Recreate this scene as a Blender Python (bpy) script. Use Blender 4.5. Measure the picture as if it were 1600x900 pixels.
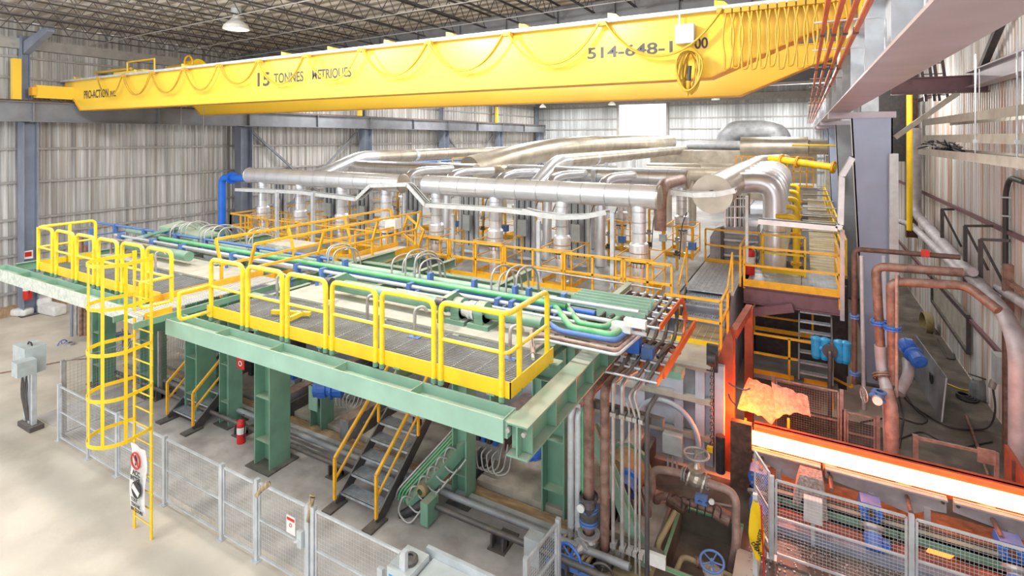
import bpy, math, random
from mathutils import Vector, Matrix
V = Vector
random.seed(7)
for o in list(bpy.data.objects): bpy.data.objects.remove(o)
SC = bpy.context.scene
COL = SC.collection

# ---------------------------------------------------------------- camera, world, lights
YAW = math.radians(29); CAM_Z = 7.6; FPX = 826.0; HOR = 215.0
cam = bpy.data.cameras.new('camera'); co = bpy.data.objects.new('camera', cam); COL.objects.link(co)
co.location = (0, 0, CAM_Z); co.rotation_euler = (math.radians(90), 0, YAW)
cam.lens = FPX/1600*36; cam.sensor_width = 36; cam.shift_y = -(450-HOR)/1600; cam.clip_end = 300
SC.camera = co
SC.view_settings.view_transform = 'Standard'; SC.view_settings.look = 'None'
SC.view_settings.gamma = 1; SC.view_settings.use_curve_mapping = False
SC.view_settings.exposure = 0.34
w = bpy.data.worlds.new('world'); SC.world = w; w.use_nodes = True
w.node_tree.nodes['Background'].inputs[0].default_value = (0.97, 0.985, 1.0, 1)
w.node_tree.nodes['Background'].inputs[1].default_value = 1.55
LAMP_W = 560.0

def light(name, kind, loc, energy, color=(1, 1, 1), size=1.0, rot=(0, 0, 0), sy=None):
    l = bpy.data.lights.new(name, kind); l.energy = energy; l.color = color
    if kind == 'AREA':
        l.shape = 'DISK' if sy is None else 'RECTANGLE'; l.size = size
        if sy: l.size_y = sy
    elif kind == 'SUN': l.angle = size
    else: l.shadow_soft_size = size
    o = bpy.data.objects.new(name, l); COL.objects.link(o); o.location = loc; o.rotation_euler = rot
    return o
# rows of roof lamps of the hall; the rearmost row is added to brighten the back wall (the lamp bodies that the photograph shows are built further down)
for lx in (-26, -18, -10, -2):
    for ly in (25, 36, 47, 56):
        light('roof_lamp_and_fill', 'AREA', (lx, ly, 11.25), LAMP_W*(1.0 if lx > -22 else .8), (1, .97, .92), 1.6)
# lamps over the near side of the crane girder
for lx, ly, e in ((-5.0, 7.4, 800), (-9.5, 7.2, 1200), (-14.5, 7.0, 600), (-20, 6.6, 220)):
    light('roof_lamp_and_fill', 'POINT', (lx, ly, 11.3), e, (1, .97, .9), .35)
for ly in (13, 24): light('aisle_fill_light', 'POINT', (2.9, ly, 8.9), 160, (1, .97, .93), .2)  # unseen fill lights added to brighten the right wall siding
# glow of the red hot billet and the furnace mouth
for gx, e in ((-1.15, 150), (-.3, 45), (1.0, 14), (3.0, 14)):
    light('hot_steel_light', 'POINT', (gx, 12.75, 1.45), e, (1.0, .13, .015), .2)

# ---------------------------------------------------------------- helpers
SN, CS = math.sin(YAW), math.cos(YAW)
def ray(u, v):
    a = (u-800)/FPX; return V((-SN+CS*a, CS+SN*a, (HOR-v)/FPX))
def PZ(u, v, z):
    r = ray(u, v); t = (z-CAM_Z)/r.z; return V((r.x*t, r.y*t, z))
def PY(u, v, y):
    r = ray(u, v); t = y/r.y; return V((r.x*t, y, CAM_Z+r.z*t))
def PX(u, v, x):
    r = ray(u, v); t = x/r.x; return V((x, r.y*t, CAM_Z+r.z*t))

ORG = {}
class B:
    def __init__(s): s.v = []; s.f = []; s.m = []; s.s = []; s.k = 0
    def mat(s, k): s.k = k; return s
    def add(s, vs, fs, smooth=False):
        n = len(s.v); s.v += [V(p) for p in vs]
        for f in fs: s.f.append([n+i for i in f]); s.m.append(s.k); s.s.append(smooth)
        return s
    def box(s, x0, x1, y0, y1, z0, z1):
        vs = [(x, y, z) for z in (z0, z1) for y in (y0, y1) for x in (x0, x1)]
        return s.add(vs, [(0,2,3,1),(4,5,7,6),(0,1,5,4),(2,6,7,3),(0,4,6,2),(1,3,7,5)])
    def cb(s, c, sx, sy, sz, R=None):      # centred box, optional rotation matrix
        h = [V((x*sx/2, y*sy/2, z*sz/2)) for z in (-1,1) for y in (-1,1) for x in (-1,1)]
        if R is not None: h = [R @ p for p in h]
        return s.add([V(c)+p for p in h], [(0,2,3,1),(4,5,7,6),(0,1,5,4),(2,6,7,3),(0,4,6,2),(1,3,7,5)])
    def frame(s, d, up=V((0,0,1))):
        d = d.normalized()
        if abs(d.dot(up)) > .97: up = V((1,0,0))
        a = up.cross(d).normalized(); return a, d.cross(a).normalized()   # side, up
    def bar(s, p, q, w, h=None, up=V((0,0,1)), cap=True):
        p = V(p); q = V(q); h = h or w
        a, b = s.frame(q-p, up)
        vs = [c + a*(i*w/2) + b*(j*h/2) for c in (p, q) for i, j in ((-1,-1),(1,-1),(1,1),(-1,1))]
        fs = [(0,1,5,4),(1,2,6,5),(2,3,7,6),(3,0,4,7)]
        if cap: fs += [(3,2,1,0),(4,5,6,7)]
        return s.add(vs, fs)
    def prism(s, poly, off):               # polygon (list of 3d points) swept by off
        n = len(poly); poly = [V(p) for p in poly]; off = V(off)
        return s.add(poly+[p+off for p in poly], [tuple(range(n))[::-1], tuple(range(n, 2*n))] + [(i,(i+1)%n,n+(i+1)%n,n+i) for i in range(n)])
    def ibeam(s, p, q, d, wd, t=.02, up=V((0,0,1))):
        p = V(p); q = V(q); a, b = s.frame(q-p, up)
        s.bar(p+b*(d/2-t/2), q+b*(d/2-t/2), wd, t, up); s.bar(p-b*(d/2-t/2), q-b*(d/2-t/2), wd, t, up)
        return s.bar(p, q, t, d-2*t, up)
    def cyl(s, p, q, r, n=12, r2=None, cap=True):
        p = V(p); q = V(q); r2 = r if r2 is None else r2
        a, b = s.frame(q-p)
        ring = [(a*math.cos(2*math.pi*i/n)+b*math.sin(2*math.pi*i/n)) for i in range(n)]
        s.add([p+e*r for e in ring]+[q+e*r2 for e in ring], [(i,(i+1)%n,n+(i+1)%n,n+i) for i in range(n)], True)
        if cap:
            if r > 0: s.add([p+e*r for e in ring], [tuple(range(n))[::-1]])
            if r2 > 0: s.add([q+e*r2 for e in ring], [tuple(range(n))])
        return s
    def tube(s, pts, r, n=8, bend=0, seg=5, cap=True):
        pts = [V(p) for p in pts]
        if bend and len(pts) > 2:
            out = [pts[0]]
            for i in range(1, len(pts)-1):
                p0, p, p1 = pts[i-1], pts[i], pts[i+1]
                d0 = (p0-p); d1 = (p1-p); l = min(bend, d0.length*.49, d1.length*.49)
                a = p+d0.normalized()*l; c = p+d1.normalized()*l
                for k in range(seg+1):
                    t = k/seg; out.append(a*(1-t)**2 + p*2*t*(1-t) + c*t*t)
            out.append(pts[-1]); pts = out
        n0 = len(s.v); m = len(pts); prev = None
        for i, p in enumerate(pts):
            d = (pts[min(i+1, m-1)]-pts[max(i-1, 0)])
            if d.length < 1e-9: d = V((0,0,1))
            d.normalize()
            if prev is None: a, b = s.frame(d)
            else:
                a = (prev - d*prev.dot(d))
                if a.length < 1e-6: a, _ = s.frame(d)
                a.normalize(); b = d.cross(a)
            prev = a
            s.v += [p+(a*math.cos(2*math.pi*k/n)+b*math.sin(2*math.pi*k/n))*r for k in range(n)]
        for i in range(m-1):
            for k in range(n):
                s.f.append([n0+i*n+k, n0+i*n+(k+1)%n, n0+(i+1)*n+(k+1)%n, n0+(i+1)*n+k]); s.m.append(s.k); s.s.append(True)
        if cap:
            for j, rv in ((0, True), (m-1, False)):
                vs = s.v[n0+j*n:n0+j*n+n]; s.add(list(vs), [tuple(range(n))[::-1] if rv else tuple(range(n))])
        return s
    def torus(s, c, axis, R, r, n=20, m=6, a0=0, a1=2*math.pi):
        c = V(c); a, b = s.frame(V(axis)); full = abs(a1-a0-2*math.pi) < 1e-3
        pts = [c+(a*math.cos(a0+(a1-a0)*i/n)+b*math.sin(a0+(a1-a0)*i/n))*R for i in range(n+1)]
        return s.tube(pts, r, m, cap=not full)
    def lathe(s, c, prof, n=16, axis=V((0,0,1))):   # prof: list of (r, h)
        a, b = s.frame(V(axis)); ax = V(axis).normalized(); c = V(c); n0 = len(s.v)
        for r, h in prof: s.v += [c+ax*h+(a*math.cos(2*math.pi*k/n)+b*math.sin(2*math.pi*k/n))*r for k in range(n)]
        for i in range(len(prof)-1):
            for k in range(n):
                s.f.append([n0+i*n+k, n0+i*n+(k+1)%n, n0+(i+1)*n+(k+1)%n, n0+(i+1)*n+k]); s.m.append(s.k); s.s.append(False)
        return s
    def out(s, name, mats, parent=None, label=None, cat=None, group=None, kind=None, org=None):
        if not isinstance(mats, (list, tuple)): mats = [mats]
        if not s.v: return None
        if parent is not None: o0 = ORG[parent.name]
        elif org is not None: o0 = V(org)
        else:
            xs = [p.x for p in s.v]; ys = [p.y for p in s.v]; zs = [p.z for p in s.v]
            o0 = V(((min(xs)+max(xs))/2, (min(ys)+max(ys))/2, min(zs)))
        me = bpy.data.meshes.new(name); me.from_pydata([tuple(p-o0) for p in s.v], [], s.f)
        for mm in mats: me.materials.append(M[mm])
        me.polygons.foreach_set('material_index', s.m); me.polygons.foreach_set('use_smooth', s.s); me.update()
        o = bpy.data.objects.new(name, me); COL.objects.link(o)
        if parent is not None: o.parent = parent
        else: o.location = o0
        ORG[o.name] = o0
        return tag(o, label, cat, group, kind)
def tag(o, label=None, cat=None, group=None, kind=None):
    if label: o['label'] = label
    if cat: o['category'] = cat
    if group: o['group'] = group
    if kind: o['kind'] = kind
    return o
def thing(name, label, cat, loc=(0,0,0), group=None):
    o = bpy.data.objects.new(name, None); COL.objects.link(o); o.location = loc; ORG[o.name] = V(loc)
    o.empty_display_size = .2
    return tag(o, label, cat, group)
KIDS = {}
def copy_tree(o, loc, rz=None, label=None, group=None, sc=None):
    def rec(a, par):
        c = a.copy(); COL.objects.link(c)
        if par is not None: c.parent = par
        for ch in [k for k in ALLCH.get(a.name, [])]: rec(ch, c)
        return c
    ALLCH = {}
    for k in COL.objects:
        if k.parent: ALLCH.setdefault(k.parent.name, []).append(k)
    c = rec(o, None); c.location = loc; ORG[c.name] = V(loc)
    if rz is not None: c.rotation_euler = (0, 0, rz)
    if sc: c.scale = sc
    if label: c['label'] = label
    if group: c['group'] = group
    return c
ORD = ['first', 'second', 'third', 'fourth', 'fifth', 'sixth', 'seventh', 'eighth', 'ninth', 'tenth', 'eleventh', 'twelfth', 'thirteenth', 'fourteenth', 'fifteenth', 'sixteenth', 'seventeenth', 'eighteenth', 'nineteenth', 'twentieth', 'last']
def struct(b, name, mats): return b.out(name, mats, kind='structure')

# ---------------------------------------------------------------- materials
M = {}
def mat(name, col, rough=.5, metal=0, dirt=0, dcol=(.32,.27,.2), sc=1.5, dust=0, var=.06, stretch=(1,1,1), bump=0, bsc=20, spec=.5):
    m = bpy.data.materials.new(name); m.use_nodes = True; nt = m.node_tree; N = nt.nodes; L = nt.links
    bs = N['Principled BSDF']; bs.inputs['Roughness'].default_value = rough; bs.inputs['Metallic'].default_value = metal
    bs.inputs['Specular IOR Level'].default_value = spec
    geo = N.new('ShaderNodeNewGeometry'); mp = N.new('ShaderNodeMapping'); mp.inputs['Scale'].default_value = stretch
    L.new(geo.outputs['Position'], mp.inputs['Vector'])
    def noise(scale, det=4):
        n = N.new('ShaderNodeTexNoise'); n.inputs['Scale'].default_value = scale; n.inputs['Detail'].default_value = det
        L.new(mp.outputs[0], n.inputs['Vector']); return n.outputs['Fac']
    def ramp(fac, a, b):
        r = N.new('ShaderNodeMapRange'); r.inputs[1].default_value = a; r.inputs[2].default_value = b
        L.new(fac, r.inputs[0]); return r.outputs[0]
    def mix(f, a, b):
        x = N.new('ShaderNodeMix'); x.data_type = 'RGBA'
        if isinstance(f, float): x.inputs[0].default_value = f
        else: L.new(f, x.inputs[0])
        for i, c in ((6, a), (7, b)):
            if isinstance(c, tuple): x.inputs[i].default_value = (*c[:3], 1)
            else: L.new(c, x.inputs[i])
        return x.outputs[2]
    def mul(a, k):
        x = N.new('ShaderNodeMath'); x.operation = 'MULTIPLY'; L.new(a, x.inputs[0])
        if isinstance(k, (int, float)): x.inputs[1].default_value = k
        else: L.new(k, x.inputs[1])
        return x.outputs[0]
    lo = tuple(max(0, c*(1-var*2)) for c in col); hi = tuple(min(1, c*(1+var*1.5)) for c in col)
    c = mix(ramp(noise(sc*1.3), .3, .7), lo, hi)
    if dirt: c = mix(mul(ramp(noise(sc*2.1, 7), .48, .68), dirt), c, dcol)
    if dust:
        sp = N.new('ShaderNodeSeparateXYZ'); L.new(geo.outputs['Normal'], sp.inputs[0])
        c = mix(mul(mul(ramp(sp.outputs[2], .3, .95), dust), ramp(noise(sc*1.7, 6), .2, .6)), c, (.44,.41,.33))
    L.new(c, bs.inputs['Base Color'])
    if bump:
        bn = N.new('ShaderNodeBump'); bn.inputs['Strength'].default_value = bump; bn.inputs['Distance'].default_value = .02
        L.new(noise(bsc, 6), bn.inputs['Height']); L.new(bn.outputs[0], bs.inputs['Normal'])
    M[name] = m; return m
def glow(name, col, s):
    m = bpy.data.materials.new(name); m.use_nodes = True; bs = m.node_tree.nodes['Principled BSDF']
    bs.inputs['Base Color'].default_value = (*col, 1); bs.inputs['Emission Color'].default_value = (*col, 1); bs.inputs['Emission Strength'].default_value = s
    M[name] = m
mat('floor', (.56,.50,.42), .75, 0, .55, (.36,.30,.235), .3, var=.1, bump=.3, bsc=6)
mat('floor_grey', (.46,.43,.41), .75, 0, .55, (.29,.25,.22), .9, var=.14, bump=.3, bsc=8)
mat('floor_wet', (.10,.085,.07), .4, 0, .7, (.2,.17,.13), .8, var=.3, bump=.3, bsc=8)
mat('concrete', (.42,.39,.34), .8, 0, .5, (.2,.16,.12), 1.2, var=.15, bump=.3)
mat('timber', (.44,.30,.17), .8, 0, .5, (.2,.15,.1), 2, var=.2, stretch=(1,4,1))
mat('wood_raw', (.42,.33,.2), .8, 0, .6, (.2,.14,.08), 5, var=.25, stretch=(3,3,.6), bump=.5)
mat('siding', (.56,.56,.56), .42, .25, .45, (.40,.32,.24), 1.6, var=.25, stretch=(3.2,3.2,.08))
mat('siding_back', (.62,.66,.69), .45, .2, .4, (.45,.49,.54), 1.0, var=.15, stretch=(2,1,.1))
mat('siding_rust', (.74,.74,.73), .5, .1, .85, (.46,.23,.12), .8, var=.14, stretch=(1,2.2,.09))
mat('deck', (.52,.47,.42), .6, .1, .3, (.38,.32,.27), 1, var=.12)
mat('joist', (.085,.08,.085), .6, .2, 0, var=.15)
mat('girder_grey', (.23,.245,.28), .5, .1, .3, (.17,.16,.16), .8, var=.1)
mat('girt', (.42,.41,.40), .5, .3, .3, (.25,.2,.15), 2)
mat('column_blue', (.25,.29,.38), .45, .1, .25, (.2,.2,.24), .7, var=.1)
mat('column_pale', (.40,.47,.64), .4, .1, .2, (.33,.34,.44), .6, var=.07)
mat('girder_mauve', (.50,.44,.50), .35, .1, .3, (.38,.31,.35), .6, var=.1)
mat('yellow', (.88,.58,.012), .38, 0, .18, (.45,.28,.03), 2, var=.04, dust=.15)
mat('crane_yellow', (.92,.60,.055), .35, 0, .0, (.6,.4,.05), .5, var=.02)
mat('rail_yellow', (.90,.68,.02), .38, 0, .22, (.35,.25,.08), 4, dust=.75, var=.03)
mat('orange', (.88,.45,.02), .45, 0, .25, (.42,.22,.03), 3, dust=.2, var=.06)
mat('green', (.17,.34,.245), .45, 0, .3, (.13,.22,.15), 1.2, dust=.7, var=.08)
mat('green_pale', (.29,.48,.37), .5, 0, .25, (.25,.36,.27), 1.5, dust=.55, var=.06)
mat('green_pipe', (.10,.45,.2), .4, 0, .2, (.1,.2,.1), 3, dust=.6, var=.08)
mat('blue', (.03,.16,.62), .4, 0, .25, (.1,.12,.2), 3, dust=.35)
mat('blue_pipe', (.02,.16,.72), .35, 0, 0, var=.04)
mat('blue_pale', (.09,.20,.50), .5, 0, .35, (.12,.12,.14), 4, dust=.15)
mat('sky_blue', (.03,.34,.68), .4, 0, .2, (.1,.15,.2), 4)
mat('silver', (.84,.87,.93), .27, .62, .1, (.68,.68,.68), 2, var=.04)
mat('silver_tan', (.56,.50,.42), .36, .7, .4, (.40,.33,.24), 1, var=.12, dust=.4)
mat('seam', (.22,.22,.22), .5, .6, 0)
mat('galv', (.60,.64,.68), .4, .35, .2, (.42,.40,.38), 3, var=.08, dust=.15)
mat('conduit', (.48,.47,.46), .4, .5, .4, (.28,.2,.15), 3, var=.1)
mat('tray_white', (.72,.74,.75), .45, .3, .15, (.45,.42,.38), 3)
mat('tread', (.50,.55,.60), .45, .5, .3, (.3,.28,.25), 6, var=.1)
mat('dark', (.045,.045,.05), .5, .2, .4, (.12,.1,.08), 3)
mat('dark_metal', (.10,.095,.10), .5, .4, .5, (.2,.14,.1), 3, dust=.3)
mat('plate_grey', (.29,.31,.34), .5, .2, .5, (.2,.18,.17), 1.3, dust=.3, var=.12)
mat('panel_blue', (.50,.56,.66), .5, .1, .3, (.38,.36,.36), 1.2, var=.1)
mat('panel_tan', (.50,.48,.42), .6, .1, .4, (.3,.25,.2), 1.5)
mat('rust', (.25,.14,.105), .5, .2, .5, (.36,.26,.22), 4, var=.2, bump=.15)
mat('rust_and_lit_pink', (.44,.30,.26), .5, .2, .5, (.26,.15,.12), 4, var=.15, dust=.3)  # own colour on rusty pipes; painted red glow on the fences and barrier
mat('rust_dark', (.12,.065,.05), .6, .2, .6, (.22,.12,.08), 4, var=.2)
mat('red_and_lit_steel', (.34,.08,.04), .6, .1, .5, (.15,.05,.04), 2, var=.15)  # own red of pipe and panel; painted furnace glow on frame, guard, ledge
mat('mauve', (.20,.10,.12), .5, .1, .4, (.12,.06,.06), 2)
mat('copper_and_glow_red', (.62,.12,.03), .4, .2, 0, var=.1)  # own colour of the bars; painted orange glow on chain edge and strip
mat('red', (.58,.02,.015), .35, 0, 0)
mat('white', (.75,.75,.73), .5, 0, .1, (.5,.5,.48), 4)
mat('black', (.015,.015,.017), .5, 0, 0)
mat('cable', (.58,.35,.03), .5, 0, 0)
mat('cable_dark', (.05,.05,.055), .5, 0, 0)
mat('hose', (.45,.46,.45), .45, .3, .3, (.25,.25,.22), 5)
mat('box_grey', (.50,.56,.57), .5, .1, .3, (.4,.38,.34), 3, dust=.3)
mat('insul', (.45,.43,.46), .5, .2, .4, (.27,.23,.23), 2, var=.1)
mat('foil', (.62,.33,.22), .5, .2, .35, (.22,.17,.15), 9, var=.15, bump=1.0, bsc=16)  # the billet's orange glow is put into the base colour
mat('scale', (.40,.36,.34), .8, 0, .7, (.2,.17,.16), 12, var=.2, bump=1.0, bsc=25)
mat('ochre', (.36,.28,.13), .7, .1, .5, (.22,.17,.09), 2, dust=.3)
glow('hot', (1.0, .50, .16), 7.0)
glow('hot_top', (1.0, .40, .13), 7.0)
glow('ember', (1.0, .22, .03), 2.5)
glow('lamp_on', (1.0, .95, .85), 14.0)
def text(name, s, size, loc, rot, mname, parent, sx=1.0, ex=.002, ls=1.0):
    cu = bpy.data.curves.new(name, 'FONT'); cu.body = s; cu.size = size; cu.extrude = ex; cu.offset = size*.022; cu.space_character = ls
    t = bpy.data.objects.new(name, cu); COL.objects.link(t)
    me = bpy.data.meshes.new_from_object(t.evaluated_get(bpy.context.evaluated_depsgraph_get()))
    bpy.data.objects.remove(t)
    me.materials.clear(); me.materials.append(M[mname])
    o = bpy.data.objects.new(name, me); COL.objects.link(o); o.rotation_euler = rot; o.scale = (sx, 1, 1)
    if parent: o.parent = parent; o.location = V(loc)-ORG[parent.name]
    else: o.location = loc
    ORG[o.name] = V(loc)
    return o
# ---------------------------------------------------------------- the hall
WX, EX, BY = -30.0, 4.6, 61.0
def roofz(x): return 12.45 + .0167*(x-0)
def corr(b, p, dirv, n, L0, L1, pitch=.3, dep=.045, tri=False):
    """ribbed sheet: ribs repeat along dirv, run between offsets L0 and L1, stand out along n"""
    p = V(p); dirv = V(dirv); n = V(n); L0 = V(L0); L1 = V(L1)
    length = dirv.length; d = dirv.normalized(); k = int(length/pitch); prof = []
    for i in range(k+1):
        t = i*pitch
        for q, h in ((0, 0), (.55, 0), (.65, 1), (.88, 1)): prof.append((min(t+q*pitch, length), h*dep))
    vs = []
    for t, h in prof:
        c = p+d*t+n*h; vs += [c+L0, c+L1]
    b.add(vs, [(2*i, 2*i+2, 2*i+3, 2*i+1) for i in range(len(prof)-1)])
# floor with a sunken pit under the valve skid
PX0, PX1, PY0, PY1 = -2.2, -1.1, 9.5, 11.2
b = B()
for (x0, x1, y0, y1) in ((WX-.5, PX0, -6, BY), (PX1, EX+.4, -6, BY), (PX0, PX1, -6, PY0), (PX0, PX1, PY1, BY)):
    b.add([(x0,y0,0),(x1,y0,0),(x1,y1,0),(x0,y1,0)], [(0,1,2,3)])
b.box(WX-.5, EX+.4, -6, BY, -1.5, -1.3)
struct(b, 'floor', 'floor')
b = B(); z0 = -.45
b.add([(PX0,PY0,0),(PX1,PY0,0),(PX1,PY1,0),(PX0,PY1,0),(PX0,PY0,z0),(PX1,PY0,z0),(PX1,PY1,z0),(PX0,PY1,z0)], [(0,4,5,1),(1,5,6,2),(2,6,7,3),(3,7,4,0),(4,7,6,5)])
struct(b, 'trim_1', 'floor_wet')
b = B()
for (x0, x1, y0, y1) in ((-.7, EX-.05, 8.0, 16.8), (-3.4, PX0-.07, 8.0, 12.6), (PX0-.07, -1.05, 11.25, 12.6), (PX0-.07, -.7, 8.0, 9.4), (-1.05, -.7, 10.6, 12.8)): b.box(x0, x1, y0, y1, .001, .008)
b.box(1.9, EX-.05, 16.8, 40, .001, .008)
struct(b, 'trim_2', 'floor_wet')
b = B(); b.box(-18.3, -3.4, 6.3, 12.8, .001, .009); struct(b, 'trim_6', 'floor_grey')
# left wall
b = B(); corr(b, (WX, -2, 0), (0, BY+2, 0), (1,0,0), (0,0,0), (0,0,12.62)); struct(b, 'wall_left', 'siding')
b = B(); corr(b, (WX, BY, 0), (EX-WX, 0, 0), (0,-1,0), (0,0,0), (0,0,0), .25, .04); b = B()
ox0 = PY(966, 190, BY).x; ox1 = PY(1043, 190, BY).x; oz0 = 6.9; oz1 = PY(1000, 163, BY).z
def wallpiece(x0, x1, z0, z1):
    corr(b, (x0, BY, z0), (x1-x0, 0, 0), (0,-1,0), (0,0,0), (0,0,z1-z0), .3, .05)
wallpiece(WX, ox0, 0, 13); wallpiece(ox1, EX+.3, 0, 13); wallpiece(ox0, ox1, 0, oz0); wallpiece(ox0, ox1, oz1, 13)
struct(b, 'wall_back', 'siding_back')
b = B()
for x in (ox0, ox1): b.box(x-.12, x+.12, BY-.2, BY+.1, oz0, oz1)
b.box(ox0, ox1, BY-.2, BY+.1, oz1, oz1+.25); b.box(ox0, ox1, BY-.2, BY+.1, oz0-.2, oz0)
struct(b, 'window_1', 'girt')
b = B(); corr(b, (EX, 0, 0), (0, BY, 0), (-1,0,0), (0,0,0), (0,0,13), .22, .035)
struct(b, 'wall_right', 'siding_rust')
# roof deck
b = B(); RY0 = 6.5
corr(b, (WX-.2, RY0, roofz(WX)+.72), (0, BY-RY0, 0), (0,0,-1), (0,0,0), (EX-WX+.4, 0, (EX-WX)*.0167), .6, .1)
struct(b, 'ceiling', 'deck')
# wall rails (girts)
b = B()
for z in (.9, 2.5, 3.3, 4.05, 5.65, 7.1, 8.95, 10.2, 11.1): b.box(WX+.05, WX+.16, 0, BY-.1, z-.05, z+.05)
b.box(WX+.05, WX+.35, 0, BY-.1, 11.45, 11.9)
struct(b, 'trim_3', 'girt')
b = B()
for z in (2.5, 4.2, 5.6, 7.4, 8.6, 9.8, 11.2):
    for x0, x1 in ((WX+.2, ox0-.15), (ox1+.15, EX-.2)): b.box(x0, x1, BY-.16, BY-.06, z-.06, z+.06)
b.box(WX+.2, EX-.2, BY-.5, BY-.12, 11.6, 12.3)
struct(b, 'trim_4', 'girt')
b = B()
for z in (1.9, 5.2, 9.3): b.box(EX-.14, EX-.04, 3, BY-.2, z-.05, z+.05)
struct(b, 'trim_5', 'mauve')
# low concrete kerb along the left wall
b = B(); b.box(WX, WX+.5, 8, 58, 0, .35); struct(b, 'baseboard_left', 'timber')
# wall panels on left wall (patched sheet doors)
# roof joists, 21 of them in the first bay, running to the deep cross girder
JN = [0]
proto = None
for i in range(21):
    x = -3.8 - 1.62*(i-3); 
    if x < WX+.5: break
    z = roofz(x); y0, y1 = RY0+.1, 19.55; e = .62
    if i == 0 or True:
        t = thing('roof_joist', 'open web steel roof joist %s' % ('nearest the right wall, first of the row' if i == 0 else 'in the first roof bay, one of the parallel row'), 'roof joist', (x, y0, z), 'open web joists under the roof deck')
        if proto is None:
            t['label'] = 'open web steel roof joist nearest the right side of the hall'
            c = B()
            for dx in (-.035, .035): c.box(x+dx-.018, x+dx+.018, y0, y1, z+e-.04, z+e)
            c.out('top_chord', 'joist', t)
            c = B()
            for dx in (-.035, .035): c.box(x+dx-.018, x+dx+.018, y0+.5, y1-.4, z, z+.04)
            c.out('bottom_chord', 'joist', t)
            c = B(); k = 16; st = (y1-y0-.9)/k
            for j in range(k):
                ya = y0+.45+j*st
                c.bar((x, ya, z+.03), (x, ya+st/2, z+e-.03), .022); c.bar((x, ya+st/2, z+e-.03), (x, ya+st, z+.03), .022)
            c.out('web', 'joist', t); proto = t
        else:
            bpy.data.objects.remove(t)
            copy_tree(proto, (x, y0, z), label='open web steel roof joist above the crane, %s counted from the right' % ORD[min(i, 20)])
b = B()
for y in (12.2, 15.2, 18): b.bar((WX+.5, y, roofz(WX)-.0), (4, y, roofz(4)), .035)
b.out('bridging_rods', 'girt', None, 'thin pale bridging rods crossing under the roof joists', 'bridging rod')
for y, lb in ((19.8, 'deep grey cross girder holding the joists behind the yellow crane'), (39.8, 'deep grey cross girder far down the hall')):
    b = B(); b.prism([(WX+.3, y-.03, roofz(WX)-.95), (EX, y-.03, roofz(EX)-1.15), (EX, y-.03, roofz(EX)+.6), (WX+.3, y-.03, roofz(WX)+.6)], (0,.06,0))
    b.bar((WX+.3, y, roofz(WX)-.95), (EX, y, roofz(EX)-1.15), .35, .03)
    for i in range(14): x = WX+2+i*2.4; b.box(x-.01, x+.01, y-.17, y+.17, roofz(x)-.97, roofz(x)+.5)
    b.out('roof_girder', 'girder_grey', None, lb, 'girder')
# steel columns on the left wall
ords = ['nearest', 'second', 'third', 'fourth', 'fifth', 'sixth']
for i in range(6):
    y = 9.8+10*i; x = WX+.75
    t = thing('steel_column', 'blue grey steel column on the left wall, %s from the camera' % (ords[i] if i else 'nearest') if i else 'blue grey steel column on the left wall, nearest the camera', 'column', (x, y, 0), 'columns along the left wall')
    c = B(); w8 = .5 if i == 0 else .75; c.ibeam((x, y, 0.05), (x, y, 8.25), w8, .6, .03, up=V((0,1,0))); c.out('shaft', 'column_blue', t)
    c = B(); c.ibeam((x-.35, y, 8.25), (x-.35, y, 12.0), .3, .3, .03, up=V((0,1,0))); c.out('upper_shaft', 'column_blue', t)
    c = B(); c.box(x-.4, x+.4, y-.35, y+.35, 0, .05); c.out('base_plate', 'dark_metal', t)
    if i in (0,):
        c = B(); c.prism([(x-.1, y-.12, 11.2), (x+2.2, y-.12, 11.95), (x+2.2, y-.12, 12.2), (x-.1, y-.12, 11.75)], (0,.24,0)); c.out('haunch', 'column_blue', t)
# cross braces between left columns
for i, (ya, yb) in enumerate(((20.6, 29.2), (40.6, 49.2))):
    t = thing('cross_brace', 'dark crossed braces between %s left wall columns' % ['the second and third', 'the fourth and fifth'][i], 'brace', (WX+.4, (ya+yb)/2, 1), 'wall bracing')
    for j, (za, zb) in enumerate(((8.0, 1.0), (1.0, 8.0))):
        c = B(); c.bar((WX+.3+.12*j, ya, za), (WX+.3+.12*j, yb, zb), .1, .14); c.out('diagonal', 'girder_grey', t)
# left runway girder
GX = WX+1.15
t = thing('crane_runway', 'grey steel crane runway girder along the left wall', 'crane runway', (GX, 0, 8.3))
c = B(); c.ibeam((GX, 0, 8.7), (GX, BY-.3, 8.7), .85, .4, .03); c.out('girder', 'girder_grey', t)
c = B(); c.box(GX-.05, GX+.05, 0, BY-.3, 9.125, 9.2); c.out('rail', 'rust_dark', t)
for i in range(12):
    y = 4.8+5*i; c = B(); c.box(GX+.02, GX+.2, y-.015, y+.015, 8.3, 9.1); c.out('stiffener', 'girder_grey', t)
# right runway girder: wide mauve flange right above
RX = .95
t = thing('crane_runway', 'mauve grey steel runway girder overhead at the right', 'crane runway', (RX, 0, 8.39))
c = B(); c.box(RX-.3, RX+.28, -1, BY-.3, 8.39, 8.42); c.out('bottom_flange', 'girder_mauve', t)
c = B(); c.box(RX-.02, RX+.02, -1, BY-.3, 8.42, 9.38); c.out('web', 'galv', t)
c = B(); c.box(RX-.25, RX+.25, -1, BY-.3, 9.38, 9.42); c.box(RX-.05, RX+.05, -1, BY-.3, 9.42, 9.5); c.out('rail_flange', 'galv', t)
for i in range(24):
    y = 1.0+2.5*i; c = B(); c.box(RX-.25, RX-.02, y-.01, y+.01, 8.42, 9.38); c.out('stiffener', 'galv', t)
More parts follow.
